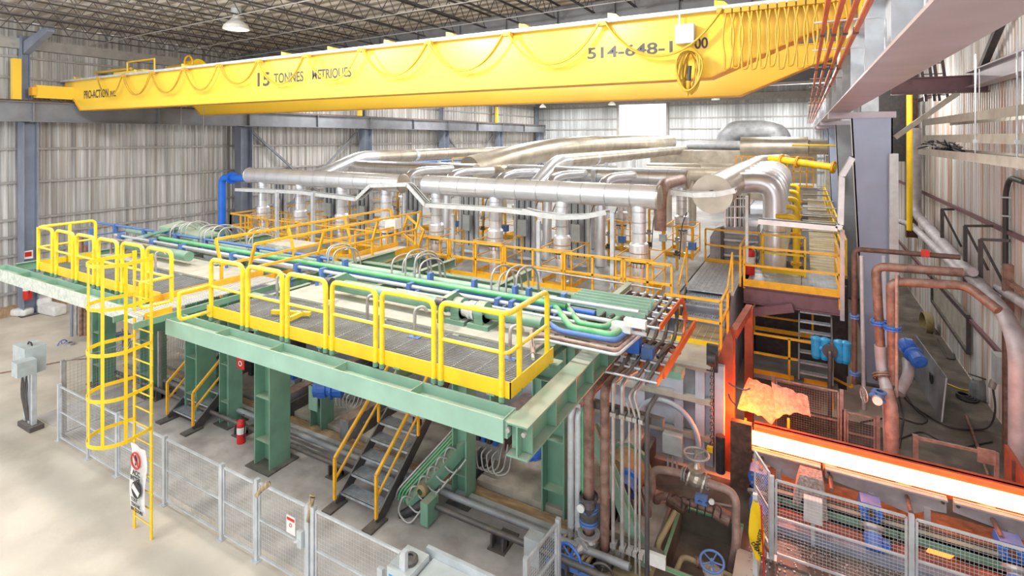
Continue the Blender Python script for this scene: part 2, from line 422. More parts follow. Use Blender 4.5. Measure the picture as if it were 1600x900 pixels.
# right columns
for i in range(4):
    y = 19.8+10*i
    t = thing('crane_column', ['big blue grey crane column beside the leaning pipes at right', 'second dark crane column behind the big right column', 'third crane column far down the right side', 'last crane column by the back wall at right'][i], 'column', (1.8, y, 0), 'columns along the right side')
    c = B(); c.prism([(1.62, y-.25, .06), (2.32, y-.25, .06), (2.32, y-.25, 8.2), (1.26, y-.25, 8.2)], (0,.03,0)); c.out('front_plate', 'column_pale' if i != 1 else 'girder_grey', t)
    c = B(); c.prism([(1.62, y+.22, .06), (2.32, y+.22, .06), (2.32, y+.22, 8.2), (1.26, y+.22, 8.2)], (0,.03,0)); c.out('rear_plate', 'column_blue', t)
    c = B(); c.prism([(1.62, y-.25, .06), (1.66, y-.25, .06), (1.3, y-.25, 8.2), (1.26, y-.25, 8.2)], (0,.5,0)); c.out('side_flange', 'girder_mauve', t)
    c = B(); c.box(2.28, 2.32, y-.25, y+.25, .06, 8.2); c.out('side_flange', 'mauve', t)
    c = B(); c.box(RX-.3, 2.4, y-.3, y+.3, 8.2, 8.39); c.out('bracket', 'girder_mauve', t)
    c = B(); c.ibeam((1.75, y, 8.4), (1.75, y, 12.3), .4, .45, .03, up=V((0,1,0))); c.out('upper_shaft', 'galv', t)
    c = B(); c.box(1.4, 2.6, y-.4, y+.4, 0, .06); c.out('base_plate', 'dark_metal', t)
# ---------------------------------------------------------------- overhead travelling crane
Y1, Y2, GZ0, GZ1 = 11.2, 16.5, 8.82, 10.13
cr = thing('bridge_crane', 'yellow double girder overhead crane spanning the hall', 'crane', (-14, 13.8, 8.8))
def girder(y, nm):
    g = B()
    prof = [(-28.0, GZ0), (-1.66, GZ0), (.72, 9.82), (.72, GZ1), (-29.5, GZ1), (-29.5, 10.02)]
    g.prism([(x, y-.0, z) for x, z in prof], (0, .03, 0)); g.prism([(x, y+.42, z) for x, z in prof], (0, .03, 0))
    g.bar((-29.5, y+.22, GZ1+.012), (.72, y+.22, GZ1+.012), .56, .025)
    g.mat(1); g.bar((-28.02, y+.22, GZ0-.012), (-1.66, y+.22, GZ0-.012), .52, .025); g.bar((-1.66, y+.22, GZ0-.012), (.75, y+.22, 9.81), .52, .025)
    g.bar((-29.5, y+.22, 10.0), (-28.02, y+.22, GZ0-.012), .52, .025)
    return g.out(nm, ['crane_yellow', 'orange'], cr)
g1 = girder(Y1, 'front_girder'); g2 = girder(Y2, 'rear_girder')
R90 = (math.radians(90), 0, 0)
def ctext(s, u0, v, u1, size, m, z=None):
    p = PY(u0, v, Y1-.004); q = PY(u1, v, Y1-.004)
    t = text('painted_lettering', s, size, p, R90, m, g1)
    wd = t.dimensions.x if t.dimensions.x else 1
    xs = [vv.co.x for vv in t.data.vertices]; wd = max(xs)-min(xs)
    t.scale = ((q.x-p.x)/wd, 1, 1)
ctext('PRO-ACTION', 131, 154, 169, .48, 'joist'); ctext('INC.', 172, 151, 181, .34, 'joist')
ctext('15', 398, 135, 417, .62, 'joist'); ctext('TONNES', 428, 130, 474, .44, 'joist'); ctext('METRIQUES', 487, 124, 548, .40, 'joist')
ctext('514-648-1', 917, 92, 1050, .34, 'joist'); ctext('00', 1085, 76, 1106, .30, 'joist')
# end trucks
for x, nm in ((-28.85, 'left'), (.98, 'right')):
    c = B(); c.box(x-.16, x+.16, 9.9, 18.2, 9.3 if x < 0 else 9.62, 9.85 if x < 0 else 10.1); et = c.out('end_truck', 'crane_yellow', cr)
    for y in (10.5, 17.6):
        c = B(); zc = 9.38 if x < 0 else 9.68; c.cyl((x-.07, y, zc), (x+.07, y, zc), .18, 16); c.out('wheel', 'dark_metal', et)
    c = B(); c.box(x-.2, x+.2, 9.75, 9.9, 9.4 if x < 0 else 9.65, 9.75 if x < 0 else 10.0); c.out('buffer', 'orange', et)
# grey festoon rail on the front girder with brackets
c = B(); c.box(-29.6, .6, Y1-.16, Y1-.04, GZ1-.02, GZ1+.06); c.out('festoon_rail', 'galv', cr)
for u in (447, 520, 609, 707, 822, 962, 1130, 50+70, 215, 290):
    p = PY(u, 60, Y1); c = B(); c.prism([(p.x-.16, Y1-.06, GZ1+.03), (p.x+.16, Y1-.06, GZ1+.03), (p.x+.02, Y1-.06, GZ1+.16), (p.x-.16, Y1-.06, GZ1+.2)], (0, .25, 0)); c.out('rail_bracket', 'crane_yellow', cr)
# walkway rail uprights and trolley at left end
for u0, y in ((145, 12.6), (262, 16.6), (340, 16.6)):
    p = PY(u0, 110, y); c = B(); c.box(p.x-.08, p.x+.08, y-.08, y+.08, GZ1-.05, GZ1+(.62 if u0 < 300 else .15)); c.out('stop_post', 'crane_yellow', cr)
c = B(); p = PY(146, 104, 12.6); q = PY(205, 104, 12.6)
c.tube([(p.x, 12.6, GZ1+.6), (q.x, 12.6, GZ1+.6)], .07, 8); c.out('guard_rail', 'crane_yellow', cr)
tr = thing('crane_trolley', 'yellow hoist trolley with rope drum parked on the crane left end', 'hoist', (-24.3, 14.0, GZ1))
c = B(); c.box(-25.6, -23.2, 11.4, 16.9, GZ1+.03, GZ1+.22); c.out('frame', 'crane_yellow', tr)
c = B(); c.cyl((-25.4, 13.6, GZ1+.5), (-23.8, 13.6, GZ1+.5), .26, 16); c.out('rope_drum', 'yellow', tr)
c = B(); c.cyl((-23.8, 13.6, GZ1+.55), (-23.2, 13.6, GZ1+.55), .36, 16); c.out('motor', 'yellow', tr)
c = B(); c.torus((-23.3, 13.2, GZ1+.7), (0,1,0), .3, .04, 16); c.out('hose_loop', 'orange', tr)
c = B()
for z in (.3, .8): c.tube([(-26.2, 12.2, GZ1+z), (-24.0, 12.2, GZ1+z)], .04, 6)
for x in (-26.2, -24): c.tube([(x, 12.2, GZ1+.2), (x, 12.2, GZ1+.8)], .04, 6)
c.out('guard_rail', 'crane_yellow', tr)
# hoist rope falls
for u in (283, 318):
    p = PY(u, 170, 14); b = B(); b.tube([(p.x, 14, GZ0+.2), (p.x, 14, 3.4)], .012, 5)
    b.out('hoist_rope', 'conduit', None, 'thin hoist rope hanging below the crane, %s of the pair' % ('left' if u < 300 else 'right'), 'rope')
# festoon cable loops
us = [155, 195, 240, 291, 345, 407, 482, 567, 672, 795, 942, 1129]
for i in range(len(us)-1):
    x0 = PY(us[i], 60, Y1-.12).x+.05; x1 = PY(us[i+1], 60, Y1-.12).x-.05
    sag = .78 if i != 4 else .66
    if i == 0: sag = .78
    b = B()
    for k, dy in enumerate((0, .04)):
        pts = []
        for j in range(17):
            t = j/16; s = (2*t-1)
            pts.append((x0+(x1-x0)*t+.05*math.sin(i*2+k), Y1-.2-dy, GZ1-.05-(sag+k*.03)*(1-abs(s)**2.2)))
        b.tube(pts, .022, 6)
    for x in (x0, x1): b.box(x-.05, x+.05, Y1-.24, Y1-.1, GZ1-.1, GZ1)
    b.out('festoon_cable', 'cable', None, 'yellow festoon cable loop on the crane girder, %s from the left end' % ORD[i], 'cable loop', 'cable loops along the crane girder')
for i in range(13):
    x = -1.32+.155*i; b = B(); wv = .045+.02*random.random(); L = 1.02+.08*random.random()-.25*(i > 11)
    pts = [(x-.02, Y1-.2, GZ1-.08)] + [(x-wv*math.sin(t*math.pi/6)*1.6-.0, Y1-.2, GZ1-.08-L*t/6) for t in range(1, 6)]
    pts += [(x+.02+wv*math.sin(a)-.02, Y1-.2, GZ1-.12-L-.05*math.cos(a)) for a in (-1, -.4, .4, 1)]
    pts += [(x+.05+wv*math.sin(t*math.pi/6)*1.4, Y1-.2, GZ1-.08-L*t/6) for t in range(5, 0, -1)] + [(x+.05, Y1-.2, GZ1-.08)]
    b.tube(pts, .02, 6, bend=.05, seg=2); b.box(x-.05, x+.08, Y1-.25, Y1-.12, GZ1-.12, GZ1-.02)
    b.out('festoon_cable', 'cable', None, 'yellow cable loop in the gathered bunch at the crane right end, %s from left' % ORD[i], 'cable loop', 'gathered cable loops')
t = thing('cable_coil', 'coiled yellow pendant cable hanging in front of the crane girder', 'cable coil', (-2.1, Y1-.2, 8.4))
c = B()
for k in range(11):
    R = .07+.014*k; cx = PY(1080, 110, Y1-.2).x; cz = PY(1080, 112, Y1-.2).z
    pts = [(cx+R*1.15*math.cos(a)+.03*math.sin(2*a+k*1.3), Y1-.16-.03*k+.03*math.sin(a*2), cz-.0+(.44-.02*(k%4))*math.sin(a)) for a in [2*math.pi*j/24 for j in range(25)]]
    c.tube(pts, .02, 6)
c.out('coil', 'cable', t); c = B(); c.cyl((cx, Y1-.35, cz+.1), (cx-.02, Y1-.35, cz-.2), .04, 10); c.out('connector', 'cable_dark', t)
c = B(); c.cyl((cx-.02, Y1-.35, cz-.2), (cx-.05, Y1-.35, cz-.5), .055, 10, .02); c.out('pendant_handle', 'cable', t)
p = PY(1056, 40, Y1-.18); q = PY(1085, 67, Y1-.18)
t = thing('junction_box', 'grey electrical box hung on the crane girder by the coiled cable', 'electrical box', (p.x, Y1-.1, q.z))
c = B(); c.box(p.x, q.x, Y1-.26, Y1-.01, q.z, p.z); c.out('enclosure', 'box_grey', t); c = B(); c.box(p.x+.05, p.x+.08, Y1-.15, Y1-.1, p.z, GZ1); c.out('hanger', 'galv', t)
# conductor bars along the right runway, on brackets
zc = 8.93
for i, x in enumerate((.2, .325, .45, .565)):
    b = B(); b.box(x-.022, x+.022, 1, 58, zc, zc+.05); b.mat(1)
    for y in range(4, 56, 4): b.box(x-.03, x+.03, y-.05, y+.05, zc-.01, zc+.07)
    b.out('conductor_bar', ['copper_and_glow_red', 'dark_metal'], None, ['orange red crane conductor bar, leftmost of four', 'orange red crane conductor bar, second from left of four', 'orange red crane conductor bar, third from left of four', 'orange red crane conductor bar, nearest the mauve girder'][i], 'conductor bar', 'crane conductor bars')
for i in range(20):
    y = 5.2+2.4*i; b = B(); b.tube([(.1, y, zc+.1), (RX-.25, y, zc+.1), (RX-.12, y, zc+.1), (RX-.12, y, zc-.35)], .014, 6, bend=.06)
    b.out('bar_bracket', 'galv', None, 'pale bracket arm carrying the orange conductor bars, %s from the camera' % ORD[i], 'bracket', 'conductor bar brackets')
# lamps
def lamp(u, v, y, k, lb, lit=True):
    p = PY(u, v, y); t = thing('high_bay_lamp', lb, 'lamp', (p.x, p.y, p.z))
    c = B(); c.lathe((p.x, p.y, p.z), [(.06*k, .42*k), (.1*k, .3*k), (.3*k, .1*k), (.34*k, 0), (.32*k, 0), (.09*k, .28*k)], 20); c.out('reflector', 'white', t)
    c = B(); c.cyl((p.x, p.y, p.z+.4*k), (p.x, p.y, p.z+.8*k), .13*k, 12); c.out('ballast_housing', 'box_grey', t)
    c = B(); c.cyl((p.x, p.y, p.z+.8*k), (p.x, p.y, roofz(p.x)+.05), .015, 6); c.out('suspension_rod', 'galv', t)
    c = B(); c.lathe((p.x, p.y, p.z+.05*k), [(.001, -.02*k), (.12*k, .0), (.12*k, .12*k), (.001, .2*k)], 12); c.out('bulb', 'lamp_on', t)
lamp(369, 46, 13.1, 1.5, 'high bay lamp hanging under the roof joists at upper left')
lamp(848, 168, 40, .9, 'small distant high bay lamp left of the bright opening, first of three')
lamp(956, 164, 40, .9, 'small distant high bay lamp just left above the bright opening')
lamp(1118, 156, 40, .9, 'small distant high bay lamp right of the bright opening')
# yellow stop posts along runway
for i, (u, y) in enumerate(((25, 9.2), (562, 29.7), (776, 50))):
    b = B(); q = PX(u, 120, GX); b.box(GX-.12, GX+.12, q.y-.14, q.y+.14, 9.2, 10.9)
    b.out('runway_post', 'crane_yellow', None, 'yellow upright post on the left runway, %s' % ['near the camera', 'halfway down the hall', 'far down the hall'][i], 'post')
# ---------------------------------------------------------------- shared builders
def grating(b, x0, x1, y0, y1, z, along='x', pitch=.05, cross=.3, t=.012, h=.035):
    if along == 'x':
        y = y0
        while y <= y1+1e-4: b.box(x0, x1, y-t/2, y+t/2, z-h, z); y += pitch
        x = x0
        while x <= x1+1e-4: b.box(x-.006, x+.006, y0, y1, z-h*.8, z-.004); x += cross
    else:
        x = x0
        while x <= x1+1e-4: b.box(x-t/2, x+t/2, y0, y1, z-h, z); x += pitch
        y = y0
        while y <= y1+1e-4: b.box(x0, x1, y-.006, y+.006, z-h*.8, z-.004); y += cross
    return b
def lerp(a, b, t): return V(a)*(1-t)+V(b)*t
def railing(label, pts, h=1.07, mat='orange', sp=1.4, w=.058, group='orange guard railings', toe=True, name='guard_railing', posts=None, lean=0, cat='railing'):
    pts = [V(p) for p in pts]; t = thing(name, label, cat, pts[0], group)
    up = V((0,0,h)); n = len(pts)
    def off(i):
        if not lean: return V((0,0,0))
        d = (pts[min(i+1,n-1)]-pts[max(i-1,0)]).normalized(); return V((d.y, -d.x, 0))*lean
    for nm, k in (('top_rail', 1.0), ('mid_rail', .52)):
        c = B()
        for i in range(n-1): o = off(i)*(1 if k == 1 else .1); c.bar(pts[i]+up*k+o, pts[i+1]+up*k+o, w, w)
        c.out(nm, mat, t)
    if toe:
        c = B()
        for i in range(n-1): c.bar(pts[i]+V((0,0,.06)), pts[i+1]+V((0,0,.06)), .012, .13)
        c.out('toe_board', mat, t)
    for i in range(n-1):
        L = (pts[i+1]-pts[i]).length; k = max(1, round(L/sp))
        for j in range(k+1):
            if i > 0 and j == 0: continue
            p = lerp(pts[i], pts[i+1], j/k); c = B(); o = off(i)
            if lean: c.bar(p-V((0,0,.12)), p+up*.52, w, w); c.bar(p+up*.5, p+up+o, w, w)
            else: c.bar(p-V((0,0,.12)), p+up, w, w)
            c.out('post', mat, t)
    return t
def hoop(label, p, q, h=1.05, mat='rail_yellow', r=.04, group='round yellow guard hoops on the platform edge', mids=(), extra=None):
    p = V(p); q = V(q); t = thing('guard_hoop', label, 'guard rail', p, group); up = V((0,0,h))
    pts = [p, p+up] + ([V(e)+up for e in extra[:-1]] if extra else [])
    last = V(extra[-1]) if extra else q
    pts = [p-V((0,0,.12)), p+up] + ([q+up] if extra else []) + ([V(e)+up for e in extra[:-1]] if extra else []) + [last+up, last-V((0,0,.12))]
    c = B(); c.tube(pts, r, 12, bend=.14, seg=5); c.out('hoop_tube', mat, t)
    c = B(); m = V((0,0,h*.5)); mp = [p+m, q+m] + ([V(e)+m for e in extra] if extra else [])
    c.tube(mp, r*.72, 8, bend=.1); c.out('mid_rail', mat, t)
    for s in mids: c = B(); c.tube([V(s)-V((0,0,.12)), V(s)+up], r, 12); c.out('post', mat, t)
    for s in [p, last]+[V(s) for s in mids]:
        c = B(); c.cyl(s-V((0,0,.13)), s-V((0,0,.06)), r*1.12, 12); c.out('dark_foot', 'green', t)
    return t
def stairs(label, p0, dx, run, rise, n, width, tmat='tread', smat='dark_metal', rails='orange', name='steel_stairs', railh=1.0, group=None, rside=(0,1)):
    """climbs towards +y from p0 (left foot)"""
    x0, y0, z0 = p0; t = thing(name, label, 'stairs', p0, group); tot = V((0, run*n, rise*n))
    for k, x in enumerate((x0, x0+width)):
        c = B(); c.bar(V((x, y0-.05, z0+.02)), V((x, y0, z0+.02))+tot, .04, .24, up=V((0,0,1))); c.out('stringer', smat, t)
        c = B(); c.box(x-.12, x+.12, y0-.35, y0+.12, z0-.0, z0+.05); c.out('foot_plate', smat, t)
    for i in range(n):
        y = y0+run*(i+.2); z = z0+rise*(i+1); c = B()
        grating(c, x0+.02, x0+width-.02, y-.02, y+run*.95, z, 'x', .03, .1, .017); c.box(x0+.02, x0+width-.02, y-.03, y, z-.05, z)
        c.box(x0+.02, x0+width-.02, y+run*.95, y+run*.95+.02, z-.05, z); c.out('tread', tmat, t)
    if rails:
        for k in rside:
            x = (x0-.02, x0+width+.02)[k]
            a = V((x, y0-.1, z0)); b_ = V((x, y0-.1, z0+railh)); e = b_+tot*.93; 
            c = B(); c.bar(a+V((0,0,.15)), b_+V((0,0,.0)), .055); c.bar(b_, e, .055); c.out('handrail', rails, t)
            c = B(); m = V((0,0,-.45)); c.bar(b_+m, e+m, .04); c.out('mid_rail', rails, t)
            if n > 7:
                for f in (.5, .93): q = b_+tot*f; c = B(); c.bar(q-V((0,0,railh*.9)), q, .05); c.out('post', rails, t)
    return t
def pipe(label, pts, r, mat, bend=None, n=10, flanges=(), fm='blue_pale', name='pipe', cat='pipe', group=None, cl=None):
    b = B(); pts = [V(p) for p in pts]; b.tube(pts, r, n, bend=r*2.5 if bend is None else bend, seg=6)
    if cl:   # seams of the cladding
        b.mat(1)
        for i in range(len(pts)-1):
            L = (pts[i+1]-pts[i]).length; d = (pts[i+1]-pts[i])/L; k = int(L/cl)
            for j in range(1, k+1): c = pts[i]+d*(j*cl-.2*cl); b.cyl(c, c+d*.02, r*1.012, 20, cap=False)
    if not flanges: return b.out(name, [mat, 'seam'], None, label, cat, group)
    t = thing(name, label, cat, pts[0], group); b.out('pipe_run', [mat, 'seam'], t)
    for f in flanges:
        i, s = int(f), f-int(f); p = lerp(pts[i], pts[i+1], s); d = (pts[i+1]-pts[i]).normalized()
        c = B(); c.cyl(p-d*.045, p-d*.008, r*1.75, 16); c.cyl(p+d*.008, p+d*.045, r*1.75, 16)
        a, bb = c.frame(d)
        for k in range(8):
            o = (a*math.cos(k*math.pi/4)+bb*math.sin(k*math.pi/4))*r*1.45; c.cyl(p+o-d*.07, p+o+d*.07, r*.14, 6)
        c.out('flange', fm, t)
    return t
def handwheel(par, c, axis, R, mat='blue', name='handwheel'):
    b = B(); ax = V(axis).normalized(); b.torus(c, ax, R, R*.11, 24, 8); a, bb = b.frame(ax)
    for k in range(5): an = k*2*math.pi/5; b.tube([V(c), V(c)+(a*math.cos(an)+bb*math.sin(an))*R], R*.07, 6)
    b.cyl(V(c)-ax*R*.2, V(c)+ax*R*.2, R*.18, 10); return b.out(name, mat, par)
def valve(label, p, axis, r, stem=(0,0,1), mat='conduit', wm='blue', name='gate_valve', L=None, group=None):
    p = V(p); ax = V(axis).normalized(); st = V(stem).normalized(); L = L or r*2.6
    t = thing(name, label, 'valve', p, group)
    c = B(); c.lathe(p-ax*L/2, [(r*.9, 0), (r*1.7, .001), (r*1.7, L*.1), (r, L*.12), (r*1.35, L*.4), (r*1.35, L*.6), (r, L*.88), (r*1.7, L*.9), (r*1.7, L), (r*.9, L+.001)], 16, ax)
    c.out('body', mat, t)
    c = B(); c.lathe(p, [(r*1.0, r*.8), (r*1.1, r*1.5), (r*1.35, r*1.55), (r*1.35, r*1.8), (r*.7, r*1.9), (r*.45, r*2.6), (.3*r, r*2.8), (.001, r*2.8)], 14, st); c.out('bonnet', mat, t)
    c = B(); c.cyl(p+st*r*2.5, p+st*r*4.2, r*.16, 8); c.out('stem', 'conduit', t)
    handwheel(t, p+st*r*4.0, st, r*1.9, wm); return t
def gearmotor(label, p, d, r=.16, mat='blue', name='gear_motor', group=None, L=.5):
    """motor can from p along d, then a gear box"""
    p = V(p); d = V(d).normalized(); t = thing(name, label, 'motor', p, group)
    c = B(); c.lathe(p, [(.001, 0), (r*.8, 0), (r*.96, .02), (r*.96, .09), (r, .1), (r, L*.75), (r*.8, L*.8), (r*.8, L)], 20, d)
    a, bb = c.frame(d)
    for k in range(20):
        o = a*math.cos(k*math.pi/10)+bb*math.sin(k*math.pi/10); c.bar(p+o*r*1.04+d*.12, p+o*r*1.04+d*L*.72, .012, .03, up=o)
    c.out('motor_can', mat, t)
    c = B(); c.cb(p+a*0+bb*r*1.05+d*L*.4, .16, .16, .1); c.out('terminal_box', mat, t)
    c = B(); c.lathe(p+d*L, [(r*.7, 0), (r*1.25, .01), (r*1.25, .05), (r*1.0, .07), (r*1.1, .3), (r*.6, .33), (.001, .33)], 12, d); c.out('gearbox', mat, t)
    return t
mat('white_dust', (.62,.64,.56), .7, 0, .5, (.3,.42,.32), 6, var=.1)
# ---------------------------------------------------------------- the front platform
PZ0 = 4.2; FY = 6.12
pf = thing('work_platform', 'long green steel platform with yellow toe board, right section in front', 'platform', (-7, 6, 0))
pl = thing('work_platform', 'green steel platform left section, with dusty white edge beam, beyond the caged ladder', 'platform', (-15, 6, 0))
YU = V((0,1,0))
for root, xa, xb, m in ((pl, -19.6, -11.75, 'white_dust'), (pf, -10.95, -3.32, 'green_pale')):
    c = B(); c.ibeam((xa, 5.93, 3.9), (xb, 5.93, 3.9), .34, .3, .022, up=YU); eb = c.out('edge_beam', 'green_pale', root)
    if m == 'white_dust': c = B(); c.box(xa, xb, 5.752, 5.758, 3.75, 4.05); c.out('front_face', m, eb)
    n = int((xb-xa)/1.45)
    for i in range(n+1):
        x = xa+.02+i*(xb-xa-.04)/n; c = B(); c.box(x-.008, x+.008, 5.775, 6.08, 3.91, 4.04); c.out('stiffener', 'green_pale', eb)
    c = B(); c.ibeam((xa, 7.55, 3.95), (xb, 7.55, 3.95), .3, .2, .02); c.out('rear_beam', 'green', root)
    g0 = xa+1.85 if root is pl else xa+.75
    c = B(); grating(c, g0, xb-.12, 6.17, 7.5, PZ0, 'x', .05, .4, .014); c.out('grating', 'plate_grey', root)
    c = B(); c.box(g0, xb-.1, 6.13, 6.145, PZ0-.08, PZ0+.14); c.box(xb-.115 if root is pf else g0, xb-.1 if root is pf else g0+.015, 6.13, 7.5, PZ0-.08, PZ0+.14); c.out('toe_board', 'yellow', root)
    for i in range(5):
        x = xa+.6+i*(xb-xa-1)/4; c = B(); c.ibeam((x, 6.1, 4.02), (x, 8.7, 4.02), .22, .12, .015); c.out('cross_beam', 'green', root)
    c = B(); c.box(xa+1.6 if root is pl else xa+.9, xb-.5, 7.68, 8.75, 4.12, 4.17); c.out('deck_plate', 'panel_tan', root)
    # roller shaft with couplings over the deck
    c = B(); c.cyl((xa+1.9, 8.15, 4.43), (xb-2.6, 8.15, 4.43), .13, 18); c.out('roller_tube', 'green', root)
# big end beam along y at the right end
c = B(); c.ibeam((-3.12, 5.75, 3.83), (-3.12, 9.4, 3.83), .42, .3, .022); en = c.out('end_beam', 'green', pf)
for i in range(5):
    y = 5.9+i*.72
    for s in (-1, 1): c = B(); c.box(-3.12+s*.01, -3.12+s*.145, y-.008, y+.008, 3.65, 4.02); c.out('stiffener', 'green', en)
for y, z in ((5.78, 3.95),):
    c = B(); c.box(-3.35, -3.28, 5.8, 6.1, 3.8, 4.02); c.out('end_bracket', 'green_pale', pf)
    for x in (-3.24, -3.02): c = B(); c.cyl((x, 5.73, z), (x, 5.77, z), .03, 8); c.out('bolt', 'conduit', pf)
# columns carrying the platform
def hcol(root, x, y, z1, s=.5, m='green', base=True):
    c = B(); c.ibeam((x, y, .03), (x, y, z1), s, s, .03, up=V((1,0,0))); k = c.out('column', m, root)
    for z in (.6, 1.6, 2.6):
        if z < z1-.2: c = B(); c.box(x-s/2+.02, x+s/2-.02, y-s/2+.02, y+s/2-.02, z, z+.02); c.out('rib_plate', m, k)
    if base: c = B(); c.box(x-s*.75, x+s*.75, y-s*.75, y+s*.75, 0, .04); c.out('base_plate', 'dark_metal', root)
hcol(pf, -10.9, 8.1, 3.8, .55); hcol(pf, -4.35, 9.75, 3.8, .5); hcol(pf, -6.25, 9.2, 3.8, .36)
hcol(pl, -19.0, 8.2, 3.8, .45); hcol(pl, -17.0, 8.6, 3.8, .5); hcol(pl, -14.6, 8.6, 3.8, .55); hcol(pl, -13.4, 8.7, 3.8, .4)
c = B(); c.ibeam((-10.9, 9.3, 3.95), (-3.3, 9.3, 3.95), .3, .2, .02); c.out('rear_beam', 'green', pf)
c = B(); c.ibeam((-19.6, 9.0, 3.95), (-11.8, 9.0, 3.95), .3, .2, .02); c.out('rear_beam', 'green', pl)
# guard hoops along the front edge
def fx(u): return PY(u, 500, FY).x
prs = [(88, 114), (120, 147), (154, 183), (191, 223), (230, 268)]
lbs = ['%s guard hoop of round yellow tube on the platform left section' % s for s in ('second from left', 'third from left', 'middle', 'second from ladder', 'nearest the ladder')]
hoop('yellow corner guard hoop at the far left end of the platform', (fx(60), 7.4, PZ0), (fx(60), FY, PZ0), extra=[(fx(82), FY, PZ0)], mids=[(fx(60), FY, PZ0), (fx(60), 6.8, PZ0)])
for (a, b_), lb in zip(prs, lbs): hoop(lb, (fx(a), FY, PZ0), (fx(b_), FY, PZ0))
prs = [(330, 379), (387, 441), (449, 509), (519, 587), (597, 678)]
lbs = ['yellow guard hoop, right platform section, %s' % s for s in ('first right of the ladder opening', 'second from the ladder', 'third from the ladder, above the big green column', 'above the right stairs', 'second last before the corner')]
for (a, b_), lb in zip(prs, lbs): hoop(lb, (fx(a), FY, PZ0), (fx(b_), FY, PZ0))
xe = -3.46
hoop('wide yellow corner guard hoop wrapping the right end of the platform', (fx(689), FY, PZ0), (xe, FY, PZ0), extra=[(xe, 7.35, PZ0)], mids=[(fx(784), FY, PZ0), (xe, 6.45, PZ0)])
# gate loops at the ladder opening
for i, (x, s) in enumerate(((fx(269), 1), (fx(330), -1))):
    t = thing('gate_loop', 'low bent yellow loop %s of the ladder opening' % ('left', 'right')[i], 'guard rail', (x, FY, PZ0), 'loops at the ladder opening')
    c = B(); z = PZ0+.55; c.tube([(x, FY, z), (x, FY-.55, z), (x, FY-.6, z), (x, FY-.6, z-.5), (x, FY-.05, z-.5)], .035, 8, bend=.1); c.out('loop_tube', 'rail_yellow', t)
# ladder with cage
LX0, LX1, LY = -11.42, -10.82, 5.44
t = thing('caged_ladder', 'tall yellow steel ladder with round safety cage in front of the platform', 'ladder', (-11.1, LY, 0))
for x in (LX0, LX1):
    c = B(); c.box(x-.035, x+.035, LY-.012, LY+.012, 0, 5.05); c.bar((x, LY, 5.05), (x, LY+.0, 5.4), .07, .024); c.out('side_rail', 'yellow', t)
for i in range(17):
    z = .25+.3048*i; 
    if z > 5.1: break
    c = B(); c.tube([(LX0-.05, LY, z), (LX1+.05, LY, z)], .014, 6); c.out('rung', 'yellow', t)
for z in (2.12, 2.93, 3.74, 4.55, 5.32):
    pts = [(LX1+.03, LY, z)] + [(-11.12+.43*math.cos(a), 4.98+.42*math.sin(a), z) for a in [-.0-math.pi*k/14 for k in range(15)]] + [(LX0-.03, LY, z)]
    c = B()
    for a_, b_ in zip(pts[:-1], pts[1:]): c.bar(a_, b_, .01, .065, cap=False)
    c.out('cage_hoop', 'yellow', t)
for a in (-math.pi*.02, -math.pi*.28, -math.pi*.5, -math.pi*.72, -math.pi*.98):
    c = B(); x, y = -11.12+.425*math.cos(a), 4.98+.415*math.sin(a); c.bar((x, y, 2.08), (x, y, 5.35), .055, .01, up=V((math.cos(a), math.sin(a), 0))); c.out('cage_strip', 'yellow', t)
sg = thing('warning_banner', 'white no entry banner with red circle tied to the ladder bottom', 'sign', (-11.2, LY-.03, .6))
p = PY(208, 700, LY-.04); q = PY(230, 790, LY-.04); bx0, bx1, bz0, bz1 = LX0-.04, LX1-.1, .45, 1.68
vs = []; NN = 12
for i in range(NN+1):
    z = bz1+(bz0-bz1)*i/NN
    for j in range(5): x = bx0+(bx1-bx0)*j/4+.02*math.sin(i*.7); vs.append((x, LY-.05+.02*math.sin(j*1.5+i*.5), z))
c = B(); c.add(vs, [(i*5+j, i*5+j+1, (i+1)*5+j+1, (i+1)*5+j) for i in range(NN) for j in range(4)], True); c.out('cloth', 'white', sg)
mx = (bx0+bx1)/2
c = B(); c.torus((mx, LY-.09, 1.42), (0,1,0), .15, .016, 24, 6); c.bar((mx-.1, LY-.09, 1.52), (mx+.1, LY-.09, 1.32), .01, .03); c.out('red_circle', 'red', sg)
c = B(); c.bar((mx-.03, LY-.085, 1.52), (mx+.02, LY-.085, 1.43), .01, .03); c.bar((mx+.02, LY-.085, 1.43), (mx-.02, LY-.085, 1.33), .01, .025); c.out('figure', 'black', sg)
text('lettering', 'ACC', .13, (mx-.12, LY-.09, 1.14), R90, 'black', sg); text('lettering', 'INTER', .13, (mx-.2, LY-.09, 1.02), R90, 'black', sg)
c = B(); c.cyl((mx, LY-.08, .86), (mx, LY-.09, .86), .16, 20); c.out('black_disc', 'black', sg)
c = B(); c.cb((mx, LY-.095, .86), .26, .01, .1, Matrix.Rotation(.5, 3, 'Y')); c.out('white_band', 'white', sg)
for i, s in enumerate(('TOUT', 'TRAVAIL', 'EN COURS')): text('lettering', s, .085, (mx-.17, LY-.09, .63-.09*i), R90, 'black', sg)
